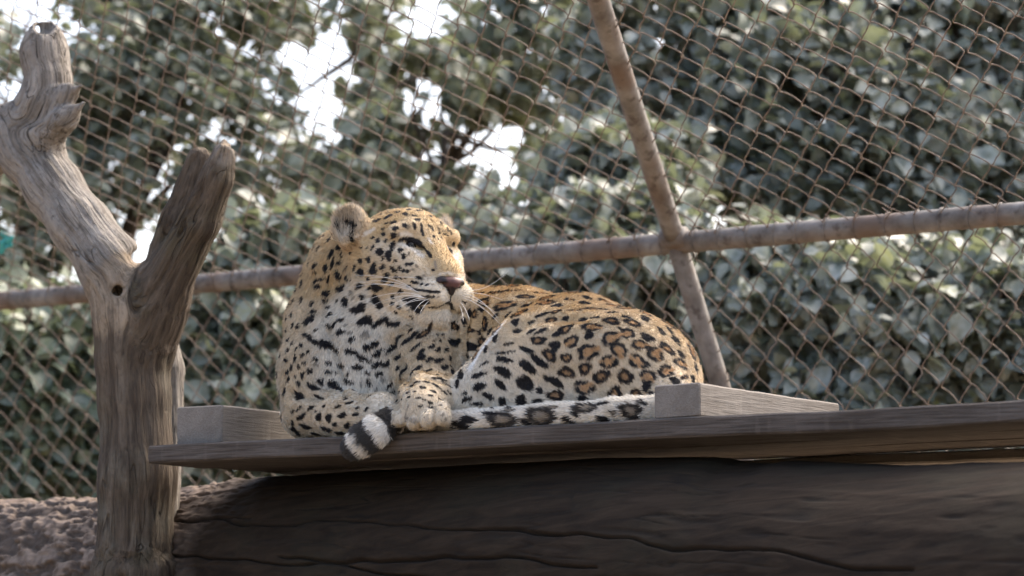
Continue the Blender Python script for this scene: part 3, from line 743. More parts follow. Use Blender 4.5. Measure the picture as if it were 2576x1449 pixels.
NL += make_tree('leafy_shrub', 'pale dusty shrub under the rail right of the slanting post', 'shrub', gr(2200, 1200, 10.3),
    [bl(1950, 800, 10.4, 260, 250, 0.35), bl(2260, 850, 10.2, 280, 260, 0.35), bl(2550, 850, 10.2, 260, 260, 0.35), bl(2150, 1110, 10.2, 350, 150, 0.35), bl(2560, 1100, 10.2, 260, 160, 0.35), bl(2950, 850, 10.2, 300, 300, 0.35), bl(2950, 1150, 10.2, 300, 200, 0.35)], 2500, 12, 0.074, M_LEAF[1], grp, 53, -0.5, 0.04)

# ------------------------------------------------------------------ markings of this animal (x, y, half-length, half-width, angle, type)
FACE = [(620,215,32,14,0),(715,170,40,18,10),(590,190,25,8,-15),(755,258,36,20,-15),(830,175,40,15,-15),(850,215,25,14,0),(925,235,25,18,20),(955,190,25,12,0),(1050,200,35,12,-10),(1040,290,25,17,10),
 (1005,250,30,9,5),(810,315,30,16,-10),(745,320,22,10,-30),(915,345,26,19,100),(950,362,16,14,0,'g'),(830,372,28,18,-20),(710,380,18,11,110),(715,430,20,16,110),(808,440,28,20,-20),(850,435,14,14,0,'g'),
 (1012,350,28,15,80),(1110,285,18,9,30,'g'),(1150,350,16,9,60),(1185,385,20,11,70),(1240,380,12,8,90,'g'),(1290,400,20,10,0,'g'),(1330,385,20,11,80),(1358,412,18,9,70),(1245,422,10,8,0),(1310,432,30,9,5),
 (1200,450,14,9,80),(1240,478,8,6,0),(1275,470,10,7,0),(900,295,20,9,-20,'g'),(690,215,40,8,-15,'g'),(1180,300,20,9,40,'g'),(985,140,40,8,5),(900,140,36,8,-5),
 (660,490,26,18,100),(735,492,18,14,90),(610,555,28,16,105),(675,595,38,30,110),(800,550,45,21,100),(878,583,26,19,-35),(760,635,40,27,90),(910,645,26,19,100),(705,660,18,12,90),(830,683,13,11,0),(575,672,30,19,105),
 (500,685,24,21,90),(620,760,46,36,110),(710,745,30,17,90),(500,795,38,30,40),(435,745,30,15,95),(810,765,36,18,55),(872,755,22,15,60),(940,718,19,16,0),(980,718,16,13,0),(908,780,18,13,30),(948,785,15,12,0),
 (750,820,24,21,0),(565,855,17,15,0),(725,870,30,21,0),(790,905,20,13,0),(835,840,14,11,0),(880,850,12,10,0),(925,853,10,8,0),(960,620,12,9,90),(1000,890,20,12,20),
 (650,295,32,16,-10),
 (1060,850,30,14,20),(1105,830,18,9,0,'g'),(1090,870,14,9,0,'g'),(1145,860,8,6,0,'g'),(1030,895,24,13,10),(1085,908,17,12,0),(1135,912,13,10,0),(1182,912,9,7,0,'g'),
 (1195,775,18,11,10),(1000,770,14,9,40,'g'),(1040,740,14,9,40,'g'),(1150,1030,15,10,0),(1195,1030,11,8,0),(1240,1033,8,6,0,'g'),
 (955,925,18,13,20),(990,1225,18,16,0),(960,1165,10,10,0,'g'),
 (290,535,35,20,115),(210,605,40,19,115),(310,618,30,11,90),(220,700,48,13,100),(155,735,36,21,100),(283,697,26,21,100),(55,715,30,14,-30),(355,740,20,9,90),(50,780,24,10,-20),(275,812,42,20,65),
 (90,845,50,12,-10),(180,850,40,9,90),(60,870,30,14,-50),(85,912,40,18,0),(365,845,24,13,55),(310,940,40,33,0),(160,985,40,27,-10),(490,925,28,25,0),(410,980,30,14,65,'g'),(640,940,45,35,0),(355,1065,46,33,90),
 (510,1030,28,19,90),(645,1055,44,35,20),(430,1030,20,8,90,'g'),(150,1060,34,14,0),(185,1120,26,14,0),(195,1190,34,18,-10),(30,1165,24,16,0),(25,1085,22,20,0),(480,1140,66,40,-15),(680,1125,30,21,0),
 (800,1030,22,18,0),(800,1095,15,11,0),(865,1130,24,12,0),(540,1260,62,37,0),(300,1355,36,25,10),(400,1365,18,15,0,'g'),(535,1380,34,23,0,'g'),(360,1290,20,9,0,'g'),(65,1340,20,9,0),(20,1230,26,28,0),
 (970,1350,24,11,-30),(1290,890,10,8,0,'g'),
 (1500,1090,24,12,40),(1545,1190,40,20,70),(1480,1280,34,11,80),(1640,1150,30,14,40)]
CHEST = [(575,350,26,20,20),(670,412,26,16,-10),(655,360,18,11,0,'g'),(780,380,30,21,0,'g'),(660,510,50,22,20),(755,565,48,18,15),(790,480,34,22,0),(860,450,36,20,0),(880,520,45,14,-30),(1000,490,62,19,-35),(1045,400,50,12,-25),
 (1140,410,66,19,-38),(1260,370,62,22,-40,'b'),(1190,480,50,11,-38),(865,545,35,12,-10),(810,590,24,10,0),(480,600,22,16,20),(590,625,34,20,15),(715,640,40,20,15),(870,618,44,20,-12),(955,612,36,20,-20),(1050,565,34,18,-25),
 (1040,655,20,15,110),(1230,560,36,24,-45),(1300,585,34,18,-35),(1380,590,42,18,-30),(1425,645,34,20,-10),(1370,505,24,17,-30),(1320,475,28,15,-35),(1240,515,30,13,-40),(1090,675,45,14,-45),(1190,670,60,16,-40),(1290,680,40,15,-35),
 (640,690,16,11,90),(800,688,20,16,0),(890,695,30,17,-20),(920,740,24,13,0,'g'),(805,765,22,20,0),(640,745,40,15,30),(745,770,24,13,90,'g'),(865,830,30,13,90,'g'),(975,790,34,13,-50),(1000,840,24,13,-45),(480,680,30,15,15),(540,690,14,11,0),
 (415,755,36,21,10),(530,795,70,25,38),(350,810,60,22,35),(230,775,24,16,60),(235,875,52,22,38),(390,895,40,12,25),(380,620,26,13,0,'g'),(330,672,24,16,20),(265,700,22,16,100),(205,715,14,9,90),(280,610,24,9,0),(375,575,30,13,20),
 (310,520,14,13,0),(255,465,18,17,0),(265,545,18,13,0),(215,495,14,9,90),(185,445,16,11,90),(205,570,30,13,90),(150,500,20,11,90),(135,580,26,10,20),(235,635,14,11,90),(175,645,26,11,90),(140,685,20,15,0),(150,740,24,10,90),
 (150,420,20,12,90),(120,410,18,9,90),(230,310,22,13,90),(190,300,22,9,90),(180,210,24,11,90),(145,230,20,8,90),(140,330,20,9,90),(260,90,30,9,90),(310,270,32,22,120),(350,185,16,15,0),(345,120,16,13,0),
 (1410,380,12,8,0),(1365,380,12,8,-30),(1390,430,13,10,-30),(1440,500,26,13,-60),(1468,570,22,13,-60),(1490,690,28,13,80),(1470,640,14,9,-60),(1340,430,16,9,-35),
 (1250,815,26,13,0),(1330,845,26,13,20),(1310,880,24,10,10),(1120,858,18,8,0),(1160,800,24,8,-10),(1195,770,30,8,0),(1280,770,30,8,10),(1210,895,18,9,0),(1260,915,16,9,0),(1310,935,22,11,20),(1130,895,14,9,0),(1075,910,12,8,0),
 (1380,905,14,8,20),(1310,975,20,9,10),(1230,962,22,8,0),(1410,1030,14,11,0,'g'),(1360,800,40,8,30),(1420,850,40,8,40),(1440,790,50,8,40),(1470,860,30,8,50),(1400,745,40,8,20),(1440,1070,16,9,90,'g'),(1350,740,30,7,10),(1180,850,14,7,0),(1390,960,12,8,0),
 (330,985,36,12,-25),(235,985,30,10,-40),(180,1010,20,10,-40),(435,970,20,9,-20),(545,975,24,11,-25),(640,945,34,8,-10),(610,910,20,8,0),(710,985,20,9,-20),(780,995,24,11,-30),(250,1055,40,21,-25),(395,1058,34,23,-10),(475,1070,32,26,90),
 (585,1045,34,21,-10),(695,1035,30,13,-5),(285,1135,46,21,5),(180,1110,26,13,90),(190,1160,30,19,40),(520,1120,20,16,0),(455,1155,50,19,10),(625,1125,26,23,90),(380,1195,50,15,5),(560,1190,40,13,0),(220,1190,20,18,30),(370,1010,12,8,0)]
HAUNCH = [(740,945,70,68,0),(765,800,85,40,32),(550,840,80,38,20),(560,735,88,21,8),(340,870,75,23,-10),(350,970,75,29,-15),(530,960,62,29,35),(425,1060,62,29,15),(545,1110,50,35,95),(230,1085,50,23,-20),(330,1125,60,19,0),(705,1100,56,47,0),
 (870,1010,38,25,85),(1010,1055,80,46,10,'b'),(990,925,88,35,25),(850,1110,44,29,20),(870,755,105,28,35),(760,655,80,19,20),(560,675,92,12,-5),(390,770,50,13,-15),(600,600,50,12,0),(215,1030,28,17,-20),(960,700,84,38,38,'b'),(1110,720,50,40,0,'b'),
 (1270,815,62,48,0,'b'),(1110,850,80,43,20,'b'),(1525,1035,65,56,0,'b'),(1715,1045,50,48,0,'b'),(1250,1080,54,26,0),
 (1300,670,92,70,10,'r'),(1155,580,60,60,0,'r'),(1495,550,76,68,0,'r'),(1565,655,82,54,15,'r'),(1640,510,58,48,20,'r'),(1310,525,45,34,0),(1330,455,92,40,10,'r'),(1475,755,78,55,10,'r'),(1410,885,80,52,-10,'b'),(1620,885,63,67,0,'b'),
 (1265,985,96,58,15,'r'),(1735,755,95,53,15,'r'),(1820,895,65,72,30,'r'),(1805,985,40,38,0),(1890,690,82,57,25,'r'),(1980,845,66,70,0,'r'),(1760,610,78,40,15,'r'),(1500,400,75,36,10,'b'),(1690,420,72,38,20,'b'),(1820,545,70,33,15),
 (1990,640,76,40,35,'b'),(2110,770,66,42,35,'r'),(1100,470,74,33,-22,'b'),(1025,515,50,22,-20),(880,490,70,15,-25),(800,490,50,14,-28),(860,570,74,32,5,'b'),(1010,610,52,38,-15),(990,660,44,20,10),(2140,905,64,28,-35,'b'),(1850,1050,40,34,0),(2110,690,40,24,30),
 (915,250,92,42,5,'r'),(560,265,92,46,-10,'r'),(690,340,88,38,-32,'r'),(385,240,56,42,20,'r'),(970,400,62,28,-18,'b'),(1250,390,42,22,-22),(1100,380,40,19,-20),(890,345,64,15,-22),(1010,320,50,16,-18,'b'),(800,410,40,13,-22),(1350,300,120,18,8,'b'),
 (1130,220,50,16,15,'b'),(740,190,92,22,10,'b'),(480,155,70,15,5,'b'),(1360,370,44,15,10),(1180,310,60,13,0,'b'),(1500,330,60,14,12),(620,140,70,12,5,'b'),(330,165,50,12,5,'b'),(880,160,70,11,10,'b'),(1640,370,50,15,25),(1580,470,26,14,60),
 (295,345,40,22,80,'b'),(385,430,62,30,75,'b'),(250,625,46,38,10),(140,590,46,36,-20),(360,590,60,38,85,'b'),(255,480,40,26,20,'b'),(130,440,42,34,20,'b'),(215,400,34,14,80),(430,500,40,14,-60),(500,470,44,12,-55),(340,500,30,20,80),(180,870,28,50,0),(150,950,20,40,0),
 (340,300,22,14,60),(480,360,40,14,-50),(590,350,40,12,-45),(240,710,26,16,30),
 (1690,1195,104,60,15,'t'),(1450,1130,64,19,3),(1290,1165,118,42,10,'t'),(1450,1268,62,30,-5),(1540,1210,34,26,0,'t'),(1145,1280,64,28,20),(1000,1165,62,15,5,'t'),(900,1240,140,68,10,'t'),(620,1195,62,16,5,'t'),(550,1265,140,58,10,'t'),
 (255,1270,92,28,5),(450,1218,92,13,5),(190,1318,92,28,5),(1800,1125,52,20,20),(770,1290,50,24,10),(1210,1225,40,26,30)]
STROKES = [
 (1, [(870,480),(930,466),(985,472),(1040,494),(1080,522)], 20, 'black'), (1, [(949,480),(1029,507),(1089,547)], 30, 'black'), (1, [(1070,520),(1110,560),(1145,610),(1172,645)], 18, 'black'),
 (1, [(1075,335),(1080,390),(1095,440)], 15, 'black'),
 (1, [(880,430),(930,420),(980,440)], 20, 'white'), (1, [(1150,470),(1180,520)], 12, 'white'), (1, [(880,520),(950,555),(1020,590),(1090,640)], 26, 'white'), (1, [(450,470),(530,430),(620,380)], 22, 'white'),
 (1, [(1260,815),(1340,805),(1430,830),(1490,845)], 16, 'white'), (1, [(1280,1030),(1330,1070)], 22, 'white'),
 (1, [(1410,560),(1480,570)], 10, 'white'),
 (1, [(1400,545),(1440,530),(1485,528)], 13, 'black'),
 (1, [(1000,958),(1060,968),(1130,975),(1200,985),(1250,988)], 14, 'line'), (1, [(1085,1032),(1130,1030)], 10, 'line'),
 (1, [(905,1060),(960,1050),(1040,1055)], 20, 'black'), (1, [(960,1090),(1030,1095),(1090,1085),(1135,1080)], 34, 'black'), (1, [(1000,1130),(1045,1165)], 30, 'black'), (1, [(1060,1175),(1090,1130)], 22, 'black'),
 (1, [(1150,1128),(1230,1128),(1300,1100),(1345,1070)], 12, 'black'), (1, [(1340,1080),(1365,1110),(1385,1150)], 20, 'black'), (1, [(1362,1000),(1358,1060)], 8, 'black'),
 (1, [(1240,860),(1270,890),(1310,930),(1340,980)], 15, 'black'),  # nostril shadow painted along the near side of the nose
 (1, [(345,350),(400,378),(450,405)], 28, 'black'), (1, [(400,430),(420,490)], 28, 'black'), (1, [(288,185),(305,245)], 26, 'grey'), (3, [(560,430),(500,500),(430,575),(345,690),(270,810)], 40, 'fold'), (1, [(270,370),(285,420)], 18, 'black'),
 (1, [(170,1295),(230,1300),(280,1250),(335,1238)], 17, 'black'), (1, [(620,1305),(680,1265),(735,1235),(760,1290),(850,1290)], 26, 'black'),
 (1, [(1200,560),(1260,640),(1320,740)], 46, 'gold'), (1, [(1210,690),(1220,760)], 16, 'grey'),
 (2, [(285,375),(340,410),(400,445),(450,470),(500,470),(560,505)], 22, 'black'), (2, [(420,430),(500,455)], 16, 'black'),
 (2, [(1275,1000),(1260,1060),(1235,1120)], 5, 'line'), (2, [(1130,960),(1100,1060),(1110,1130)], 8, 'grey'), (2, [(1110,1075),(1180,1080)], 24, 'grey'), (2, [(1380,1010),(1390,1080)], 5, 'grey')]  # toe lines: crease shade painted between the toes
WHISKERS = [((1000,960),(800,810),(430,825),-.03,-.05), ((1010,962),(800,850),(480,885),-.03,-.06), ((1030,975),(780,860),(370,945),-.03,-.06), ((1050,985),(760,900),(440,890),-.04,-.08), ((1090,1030),(850,930),(430,1100),-.03,-.06),
 ((1100,1035),(900,980),(610,1110),-.03,-.05), ((1110,1040),(960,990),(640,1190),-.03,-.06), ((1130,1045),(1000,1010),(690,1250),-.03,-.06), ((1150,1050),(1050,1080),(1000,1190),-.03,-.05), ((1120,1060),(980,1060),(870,1130),-.03,-.05),
 ((1150,1070),(1090,1120),(1060,1200),-.03,-.05), ((1060,850),(900,830),(560,850),-.02,-.04),
 ((1480,960),(1700,1010),(1920,775),.02,.04), ((1480,985),(1640,985),(1860,1060),-.02,-.04), ((1480,1000),(1650,1020),(1830,1260),-.03,-.06), ((1470,1040),(1640,1080),(1840,1300),-.03,-.06), ((1450,1080),(1520,1160),(1540,1260),-.03,-.06), ((1475,1020),(1600,1050),(1790,1180),-.02,-.05), ((1440,1110),(1480,1180),(1480,1270),-.03,-.06)]
FOLDS = [([(832, 835), (850, 900), (864, 960), (850, 996)], .011, .013), ([(985, 865), (1010, 920), (1032, 968)], .010, .012), ([(890, 622), (906, 680), (932, 742), (975, 786), (1030, 806)], .010, .012),
 ([(792, 690), (772, 760), (765, 830)], .006, .010), ([(832, 705), (815, 780), (822, 845)], .005, .010), ([(1182, 755), (1168, 830), (1172, 905)], .010, .009), ([(1218, 768), (1204, 840), (1196, 880)], .008, .008),
 ([(735, 990), (800, 1003), (870, 997)], .010, .010), ([(1300, 825), (1380, 800), (1470, 802)], .007, .016), ([(1140, 790), (1146, 860), (1142, 920)], .008, .009), ([(1330, 960), (1400, 1000), (1500, 1015)], .006, .016), ([(1010, 960), (1060, 950), (1120, 962)], .006, .009)]

# ================================================================== THE LEOPARD
HEAD_S = 1.33
def build_leopard():
    # ---- head frame
    HC = P(1026, 672, 0.25); phi, tht, rol = R(32), R(0), R(0)
    hf = np.array([math.sin(phi) * math.cos(tht), -math.cos(phi) * math.cos(tht), math.sin(tht)])
    hl = unit(np.cross(ZUP, hf)); hu = np.cross(hf, hl)
    hl, hu = hl * math.cos(rol) + hu * math.sin(rol), hu * math.cos(rol) - hl * math.sin(rol)
    HM = np.array([hf, hl, hu])
    def H(f, l, u): return HC + HEAD_S * (hf * f + hl * l + hu * u)
    def hdir(f, l, u): return unit(hf * f + hl * l + hu * u)
    def HEll(c, r, axes=None, **kw):
        M = HM if axes is None else axes
        return Ell(H(*c), np.array(r) * HEAD_S, M, **kw)
    def HCone(a, b, ra, rb, **kw): return Cone(H(*a), H(*b), ra * HEAD_S, rb * HEAD_S, **kw)
    BM = np.array([ADIR, NIN, ZUP])
    items = []       # (prim, k, sub)
    def body(x, y, b, r, **kw): p = P(x, y, b); return p, r
    def chain(pts, k=0.04, **kw):
        q = [(P(x, y, b), r) for (x, y, b, r) in pts]
        for (p0, r0), (p1, r1) in zip(q[:-1], q[1:]): items.append((Cone(p0, p1, r0, r1, **kw), k, False))
    back = ADIR
    # ---- trunk
    chain([(985, 868, .33, .142), (1160, 874, .36, .133), (1300, 878, .34, .130), (1460, 906, .29, .134), (1612, 966, .26, .134)], 0.06, pale=0.30, hair=0.009, zone=1)
    items.append((Ell(P(1180, 1010, .34), (.28, .15, .07), BM, pale=0.9, hair=0.016, flow=back, zone=1), 0.05, False))
    # chest, shoulders, neck
    items.append((Ell(P(925, 912, .24), (.165, .13, .155), BM, pale=0.94, hair=0.014, flow=(0, 0, -1), zone=2), 0.05, False))
    items.append((Ell(P(905, 1010, .20), (.15, .10, .10), BM, pale=0.95, hair=0.015, flow=(0, 0, -1), zone=2), 0.05, False))
    items.append((Cone(P(862, 812, .30), P(902, 695, .28), .130, .118, pale=0.20, hair=0.014, flow=(-0.2, -0.2, -1), zone=3), 0.05, False))
    items.append((Cone(P(902, 695, .30), P(985, 675, .32), .118, .100, pale=0.16, hair=0.012, flow=(-0.7, -0.1, -0.6), zone=3), 0.03, False))
    items.append((Cone(P(990, 780, .33), P(945, 850, .25), .09, .11, pale=0.75, hair=0.013, flow=(-0.3, 0, -1), zone=3), 0.05, False))
    # picture-left foreleg
    chain([(812, 835, .22, .086), (790, 930, .17, .072), (772, 1036, .125, .054)], 0.05, pale=0.45, hair=0.012, zone=4)
    chain([(772, 1040, .120, .053), (870, 1045, .085, .045), (960, 1040, .065, .040)], 0.025, pale=0.62, hair=0.010, zone=5)
    chain([(960, 1038, .060, .042), (992, 1050, .045, .038)], 0.02, pale=0.8, hair=0.008, zone=5)
    # picture-right foreleg: shoulder, elbow, forearm coming forward, paw
    chain([(1062, 835, .24, .088), (1075, 930, .19, .066), (1084, 985, .16, .054)], 0.04, pale=0.42, hair=0.011, zone=4)
    chain([(1084, 985, .15, .056), (1066, 1004, .06, .052)], 0.02, pale=0.45, hair=0.008, zone=5)
    chain([(1066, 1006, .06, .053), (1060, 1034, .012, .049)], 0.015, pale=0.48, hair=0.007, zone=5)
    for (x, y, r) in ((1008, 1056, .0185), (1042, 1060, .0205), (1079, 1058, .0205), (1113, 1050, .0185)):
        items.append((Cone(P(x, y - 24, .010), P(x, y, -.022), r * .9, r, pale=0.66, hair=0.007, zone=6), 0.0035, False))
    # haunch
    chain([(1560, 935, .205, .128), (1350, 928, .175, .107), (1238, 985, .155, .080)], 0.07, pale=0.38, hair=0.0085, zone=1, flow=(0.4, -0.2, -0.8))
    items.append((Ell(P(1400, 1020, .16), (.19, .09, .06), BM, pale=0.6, hair=0.011, flow=back, zone=1), 0.04, False))
    chain([(1420, 1046, .13, .040), (1180, 1052, .11, .036)], 0.02, pale=0.8, hair=0.008, zone=5)
    chain([(1612, 1010, .22, .12), (1690, 1015, .16, .06)], 0.04, pale=0.35, hair=0.0085, zone=1)
    # tail
    TAIL = [(1735, 1030, .13, .032), (1660, 1034, .075, .029), (1580, 1034, .048, .027), (1480, 1040, .036, .026), (1380, 1047, .032, .025), (1280, 1054, .031, .024), (1190, 1060, .036, .023),
            (1120, 1064, .060, .022), (1055, 1060, .070, .022), (1012, 1052, .040, .026), (985, 1060, .000, .030), (948, 1083, -.036, .034), (912, 1106, -.046, .034), (893, 1122, -.048, .029)]
    tq = [(P(x, y, b), r) for (x, y, b, r) in TAIL]
    for (p0, r0), (p1, r1) in zip(tq[:-1], tq[1:]): items.append((Cone(p0, p1, r0, r1, pale=0.80, hair=0.013, zone=7), 0.008, False))
    # ---- head
    back_h = -hf
    kh = dict(zone=8, hair=0.006)
    items += [
        (HEll((-.030, 0, .028), (.098, .084, .078), pale=0.08, flow=back_h, **kh), 0.03, False),
        (HEll((.022, 0, .046), (.05, .052, .047), pale=0.06, flow=hdir(-1, 0, .4), **kh), 0.03, False),
        (HCone((.052, 0, .036), (.134, 0, -.026), .034, .022, pale=0.12, flow=hdir(-1, 0, .5), **kh), 0.02, False),
        (HEll((.092, 0, -.058), (.056, .046, .036), pale=0.75, flow=back_h, **kh), 0.025, False),
        (HEll((.105, 0, -.101), (.028, .030, .021), pale=0.80, flow=hdir(-.5, 0, -1), zone=8, hair=0.010), 0.012, False)]
    for s in (-1, 1):
        items += [
            (HEll((.012, s * .054, -.018), (.060, .036, .058), pale=0.26, flow=hdir(-1, s * .3, -.4), zone=8, hair=0.009), 0.03, False),
            (HEll((-.03, s * .055, -.060), (.06, .040, .05), pale=0.7, flow=hdir(-.8, 0, -.8), zone=8, hair=0.014), 0.03, False),
            (HEll((.122, s * .0235, -.062), (.033, .0265, .025), pale=0.62, flow=hdir(-1, s * .6, -.1), **kh), 0.010, False),
            (HCone((.094, s * .012, -.088), (.0, s * .05, -.072), .022, .040, pale=0.85, flow=hdir(-1, 0, -.5), **kh), 0.018, False),
            (HCone((.060, s * .026, .056), (.054, s * .056, .050), .016, .015, pale=0.3, flow=back_h, **kh), 0.016, False),
            (HCone((.068, s * .044, .004), (.034, s * .064, .012), .019, .021, pale=0.6, flow=back_h, **kh), 0.018, False),
            (HEll((.078, s * .034, -.026), (.040, .026, .034), pale=0.45, flow=back_h, **kh), 0.02, False)]
    # eye hollows, mouth line, philtrum
    for s in (-1, 1):
        e1 = hdir(-.50, s * .70, .42); e3 = hdir(.80, s * .50, .10); e3 = unit(e3 - e1 * (e3 @ e1)); e2 = np.cross(e3, e1)
        M = np.array([e1, e2, e3])
        items.append((Ell(H(.083, s * .034, .027), np.array((.025, .0046, .012)) * HEAD_S, M), 0.005, True))
        pts = [(.152, s * .002, -.078), (.146, s * .018, -.085), (.124, s * .036, -.090), (.096, s * .046, -.091), (.070, s * .052, -.090)]
        for a, b in zip(pts[:-1], pts[1:]): items.append((HCone(a, b, .0040, .0040), 0.005, True))
    items.append((HCone((.160, 0, -.058), (.154, 0, -.078), .003, .003), 0.004, True))
    # ears: cupped rounded discs
    for s in (-1, 1):
        nE = hdir(.45, s * .87, .16); uE = hdir(-.16, s * .55, .90) if s < 0 else hdir(-.2, .85, .55); uE = unit(uE - nE * (uE @ nE)); wE = np.cross(uE, nE)
        M = np.array([wE, uE, nE]); c = (-.050, (-.088 if s < 0 else .100), .071 if s < 0 else .066); es = 1.0 if s < 0 else 0.86
        items.append((Ell(H(*c), np.array((.037, .043, .020)) * HEAD_S * es, M, pale=0.35, flow=uE, hair=0.008, zone=9), 0.016, False))
        items.append((Ell(H(*c) + (nE * .021 + uE * .002) * HEAD_S, np.array((.0295, .0350, .023)) * HEAD_S * es, M), 0.008, True))
    allb = [it[0].bounds() for it in items if not it[2]]
    lo = np.min([b[0] for b in allb], 0) - 0.04; hi = np.max([b[1] for b in allb], 0) + 0.04
    lo[2] = PLAT_Z - 0.16
    fld = Field(lo, hi, 0.0032)
    for pr, k, sub in items: fld.put(pr, k, sub)
    v, f = fld.mesh(); v = relax(v, f, 2, 0.45)
    # flat underside: nothing sinks into the boards behind the front edge
    bb = (v - L0) @ NIN
    sink = (v[:, 2] < PLAT_Z + 0.001) & (bb > -0.004)
    v[sink, 2] = PLAT_Z + 0.001
    n = vnormals(v, f)
    # creases and skin folds where limbs, jaw and neck meet
    bv0 = BVHTree.FromPolygons([tuple(x) for x in v], [tuple(int(i) for i in q) for q in f])
    for pts, dep, wd in FOLDS:
        q = []
        for x, y in pts:
            dr = ray(x, y); loc = bv0.ray_cast(Vector(CAMP), Vector(dr / np.linalg.norm(dr)))[0]
            if loc is not None: q.append(np.array(loc))
        if len(q) < 2: continue
        q = np.array(q); near = np.where(((v > q.min(0) - 3 * wd) & (v < q.max(0) + 3 * wd)).all(1))[0]
        dn = np.full(len(near), 9.0)
        for a_, b_ in zip(q[:-1], q[1:]):
            ab = b_ - a_; t = np.clip(((v[near] - a_) @ ab) / (ab @ ab + 1e-12), 0, 1); dn = np.minimum(dn, np.linalg.norm(v[near] - a_ - t[:, None] * ab, axis=1))
        prof_ = np.exp(-(dn / wd) ** 2) - 0.35 * np.exp(-((dn - 2.1 * wd) / wd) ** 2)
        v[near] -= n[near] * (dep * prof_)[:, None]
    n = vnormals(v, f)
    # soft muscle and skin-fold relief
    v = v + n * (0.0035 * fbm(v * 9, 3, 2) + 0.0012 * fbm(v * 40, 7, 2))[:, None]
    n = vnormals(v, f)
    # ---- blended per-vertex properties from the primitives
    prims = [(it[0]) for it in items if not it[2]]
    def props(pts):
        Wt = np.zeros(len(pts)); pale = np.zeros(len(pts)); hair = np.zeros(len(pts)); flow = np.zeros((len(pts), 3)); best = np.full(len(pts), 9.0); zone = np.zeros(len(pts), int)
        for p in prims:
            d = p.d(pts[:, 0], pts[:, 1], pts[:, 2]); w = np.exp(-np.maximum(d, -0.012) / 0.010) + 1e-12
            Wt += w; pale += w * p.kw['pale']; hair += w * p.kw['hair']; flow += w[:, None] * p.flow
            m = d < best; best[m] = d[m]; zone[m] = p.kw['zone']
        return pale / Wt, hair / Wt, flow / (np.linalg.norm(flow, axis=1)[:, None] + 1e-9), zone
    # ---- coat markings, surveyed on the animal and laid on its surface
    bvh = BVHTree.FromPolygons([tuple(x) for x in v], [tuple(int(i) for i in q) for q in f])
    K = W0 / 4096.0
    CR = {1: (1240, 760, 2.415), 2: (1080, 1150, 2.041), 3: (1760, 1100, 2.195)}
    def pix(c, x, y): ox, oy, s = CR[c]; return (ox + x / s) * K, (oy + y / s) * K
    def hit(x, y):
        d = ray(x, y); d = d / np.linalg.norm(d)
        loc, nr, idx, dist = bvh.ray_cast(Vector(CAMP), Vector(d))
        if loc is None: return None
        return np.array(loc), np.array(nr), d
    spots = []    # (centre, normal, e1, e2, type, seed, zone-free)
    strokes = []  # (points, width, colour key)
    def add_spot(c, x, y, rx, ry, ang=0, typ='s'):
        X, Y = pix(c, x, y); h = hit(X, Y)
        if h is None: return
        p, nr, d = h; nr = unit(nr)
        if nr @ d > 0: nr = -nr
        n2 = unit(nr - d * 0.45)
        s = CR[c][2]; kk = {1: 1.30, 2: 1.22, 3: 1.08}[c]
        if c == 1 and max(rx, ry) < 17: kk *= 1.2
        rxx, ryy = kk * rx / s * K, (kk + 0.05) * ry / s * K
        ca, sa = math.cos(R(ang)), math.sin(R(ang))
        def pl(dx, dy):
            dd = ray(X + dx, Y + dy); t = np.dot(p - CAMP, n2) / np.dot(dd, n2); return CAMP + dd * t - p
        spots.append((p, nr, pl(ca * rxx, sa * rxx), pl(-sa * ryy, ca * ryy), typ, len(spots)))
    def add_stroke(c, pts, w, key='black'):
        s = CR[c][2]; q = []
        for x, y in pts:
            h = hit(*pix(c, x, y))
            if h is not None: q.append(h[0])
        if len(q) >= 2: strokes.append((np.array(q), w / s * K * pxm(q[0]), key))
    for t in FACE: add_spot(1, *t)
    for t in CHEST: add_spot(2, *t)
    for t in HAUNCH: add_spot(3, *t)
    for c, pts, w, key in STROKES: add_stroke(c, pts, w, key)
    def local_stroke(pts, w, key):
        q = [np.array(bvh.find_nearest(Vector(H(*t)))[0]) for t in pts]; strokes.append((np.array(q), w, key))
    local_stroke([(.070, .056, .034), (.086, .042, .030), (.094, .026, .016)], 0.0055, 'black')
    local_stroke([(.080, .050, .014), (.094, .036, .004)], 0.006, 'white')
    # unseen sides: fill with rosettes, spots
    pv, hv, fv, zv = props(v)
    area_pick = rng.permutation(len(v))[:26000]
    cen = [s[0] for s in spots]; rad = [max(np.linalg.norm(s[2]), np.linalg.norm(s[3])) for s in spots]
    for q, w, key in strokes:
        if key in ('black', 'white', 'line'):
            for p in q: cen.append(p); rad.append(w * 1.2)
    cen = np.array(cen); rad = np.array(rad)
    toc = CAMP - v
    for i in area_pick:
        z = zv[i]
        seen = (n[i] @ unit(toc[i])) > 0.30
        if z in (7, 6, 9) or (seen and z in (2, 4, 5)): continue
        hlq = (v[i] - HC) @ hl
        if z == 8:
            hfq = (v[i] - HC) @ hf / HEAD_S; huq = (v[i] - HC) @ hu / HEAD_S
            if hfq > 0.072 or (hfq > 0.035 and -0.02 < huq < 0.06): continue
        if z == 1: r0 = 0.020 * rng.uniform(0.8, 1.1); typ = 'r' if pv[i] < 0.5 else 's'; gap = 0.008
        elif z == 4: r0 = 0.009 * rng.uniform(0.7, 1.1); typ = 's'; gap = 0.012
        elif z == 5: r0 = 0.007 * rng.uniform(0.7, 1.1); typ = 's'; gap = 0.012
        elif z == 3: r0 = 0.008 * rng.uniform(0.7, 1.2); typ = 's'; gap = 0.017 if seen else 0.012
        elif z == 2: r0 = 0.008 * rng.uniform(0.7, 1.1); typ = 's'; gap = 0.018
        else: r0 = 0.0058 * rng.uniform(0.7, 1.2); typ = 's'; gap = 0.0075
        if seen and z == 1: r0 *= 0.62
